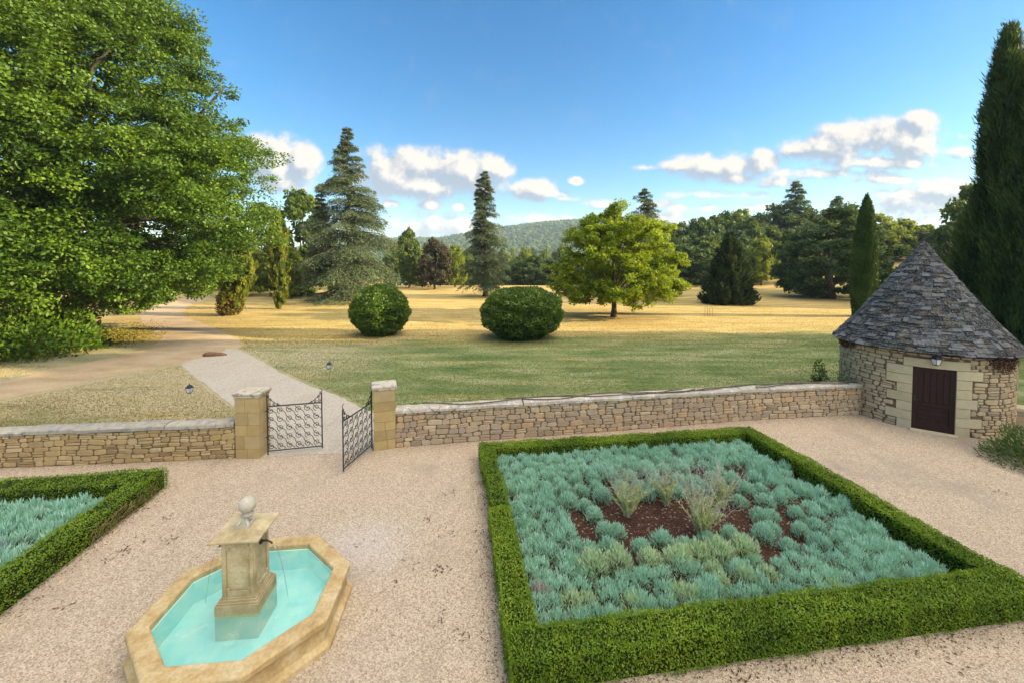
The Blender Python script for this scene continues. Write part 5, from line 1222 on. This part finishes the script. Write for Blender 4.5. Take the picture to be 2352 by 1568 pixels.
# wooded hills: rough crowns packed over the slopes
n = NT('hill_canopy'); p = n.pos(); k = n.noise(p, .02, 3); kk = n.attr('rnd'); fn = n.noise(p, .35, 3, .7)
cc = n.ramp(n.math('ADD', n.math('ADD', n.math('MULTIPLY', kk, .35), n.math('MULTIPLY', k, .45)), n.math('MULTIPLY', fn, .25)), [(.25, (.022, .045, .018)), (.5, (.05, .085, .024)), (.8, (.105, .14, .035))])
M_HILL = n.done(n.pbr(cc, .9, .1, n.bump(fn, 1., 3.)))
def hill_forest(name, label, n, x0, x1, y0, y1, s0, s1, seed, keep=lambda x, y, z: z > -5):
    r = np.random.default_rng(seed); x = r.uniform(x0, x1, n); y = r.uniform(y0, y1, n); ok = np.abs(x / y) < 1.75; x, y = x[ok], y[ok]; z = terrain(x, y); ok = keep(x, y, z); x, y, z = x[ok], y[ok], z[ok]; N_ = len(x)
    import bmesh
    bm = bmesh.new(); bmesh.ops.create_icosphere(bm, subdivisions=1, radius=1); V0 = np.array([v.co[:] for v in bm.verts]); F0 = np.array([[v.index for v in f.verts] for f in bm.faces]); bm.free()
    s = r.uniform(s0, s1, N_); V = V0[None] * s[:, None, None] * np.array([1, 1, .85]) * (1 + r.normal(size=(N_, len(V0), 1)) * .16) + np.stack([x, y, z + s * .35], -1)[:, None]
    F = F0[None] + (np.arange(N_) * len(V0))[:, None, None]; m = MB(); m.add(V.reshape(-1, 3), F.reshape(-1, 3), np.repeat(r.random(N_), len(F0)), 0, False)
    tag(m.build(name, M_HILL), label, 'woodland', kind='stuff')
hill_forest('forest', 'far wooded hills beyond the valley', 16000, -900, 1500, 620, 1400, 3.2, 6.5, 71, lambda x, y, z: (z > 2))
hill_forest('woodland', 'wooded valley floor before the far hills', 5000, -500, 700, 300, 640, 4, 7, 72, lambda x, y, z: z > -20)

# air over the valley
n = NT('haze_air'); n.t.nodes.clear(); n.out = n.n('ShaderNodeOutputMaterial'); pv = n.n('ShaderNodeVolumePrincipled'); pv.inputs['Color'].default_value = (.62, .80, 1.0, 1); pv.inputs['Density'].default_value = HAZE
n.t.links.new(pv.outputs[0], n.out.inputs['Volume'])
m = MB(); m.box((0, 0, 84), (4600, 4600, 194)); tag(m.build('haze', n.m), 'thin blue haze in the air over the valley', 'haze', kind='stuff')

# tufts in the lawn
M_GRASS = leaf_mat('grass_blades', [(.08, .125, .035), (.16, .215, .065), (.26, .29, .115), (.36, .35, .17)], .3, .1, .8, .5)
M_STRAWB = leaf_mat('straw_blades', [(.16, .11, .035), (.27, .19, .065), (.38, .27, .10), (.46, .36, .16)], .3, .1, .8, .5)
def tufts(name, label, n, pxa, pxb, pya, pyb, h, mat, seed, excl=None):
    r = np.random.default_rng(seed); px = r.uniform(pxa, pxb, n); py = r.uniform(pya, pyb, n)
    ok = np.ones(n, bool)
    for poly in (excl or []):
        q = np.array(poly); j = len(q) - 1; ins = np.zeros(n, bool)
        for i in range(len(q)):
            c1 = (q[i][1] > py) != (q[j][1] > py); ins ^= c1 & (px < (q[j][0] - q[i][0]) * (py - q[i][1]) / (q[j][1] - q[i][1] + 1e-9) + q[i][0]); j = i
        ok &= ~ins
    px, py = px[ok], py[ok]; a = (px - PX0) / F_PX; b = (PY0 - py) / F_PX; d = np.stack([a, cp + b * sp_, -sp_ + b * cp], -1); t = -CAM_H / d[:, 2]; P = np.array([0, 0, CAM_H]) + d * t[:, None]; k = len(P)
    D = unit(r.normal(size=(k, 3)) * np.array([.8, .8, .2]) + np.array([0, 0, .7])) * (h * r.uniform(.4, 1.4, k))[:, None]
    m = MB(); w = Wob(.6, seed); m.cards(P, D, unit(np.cross(D, r.normal(size=(k, 3)))) * (h * .22), np.clip(.35 * r.random(k) + .3 + .3 * w(P * np.array([.5, 1.5, 1])), 0, 1)); tag(m.build(name, mat), label, 'grass', kind='stuff')
PATHP = [(606, 1060), (606, 985), (540, 940), (480, 900), (410, 836), (0, 925), (-400, 990), (-400, 930), (0, 870), (350, 795), (372, 775), (318, 722), (345, 703), (480, 680), (440, 703), (420, 716), (425, 728), (540, 770), (565, 792), (552, 800), (660, 858), (800, 914), (870, 948), (870, 1060)]
tufts('grass', 'short patchy green grass behind the garden wall', 90000, 540, 2000, 770, 930, .058, M_GRASS, 1, [PATHP])
tufts('dry_grass', 'dry pale grass left of the path', 26000, -60, 620, 840, 985, .05, M_STRAWB, 2, [PATHP])
tufts('dry_grass', 'golden dry grass of the field', 40000, 380, 2000, 700, 800, .075, M_STRAWB, 3, [PATHP])
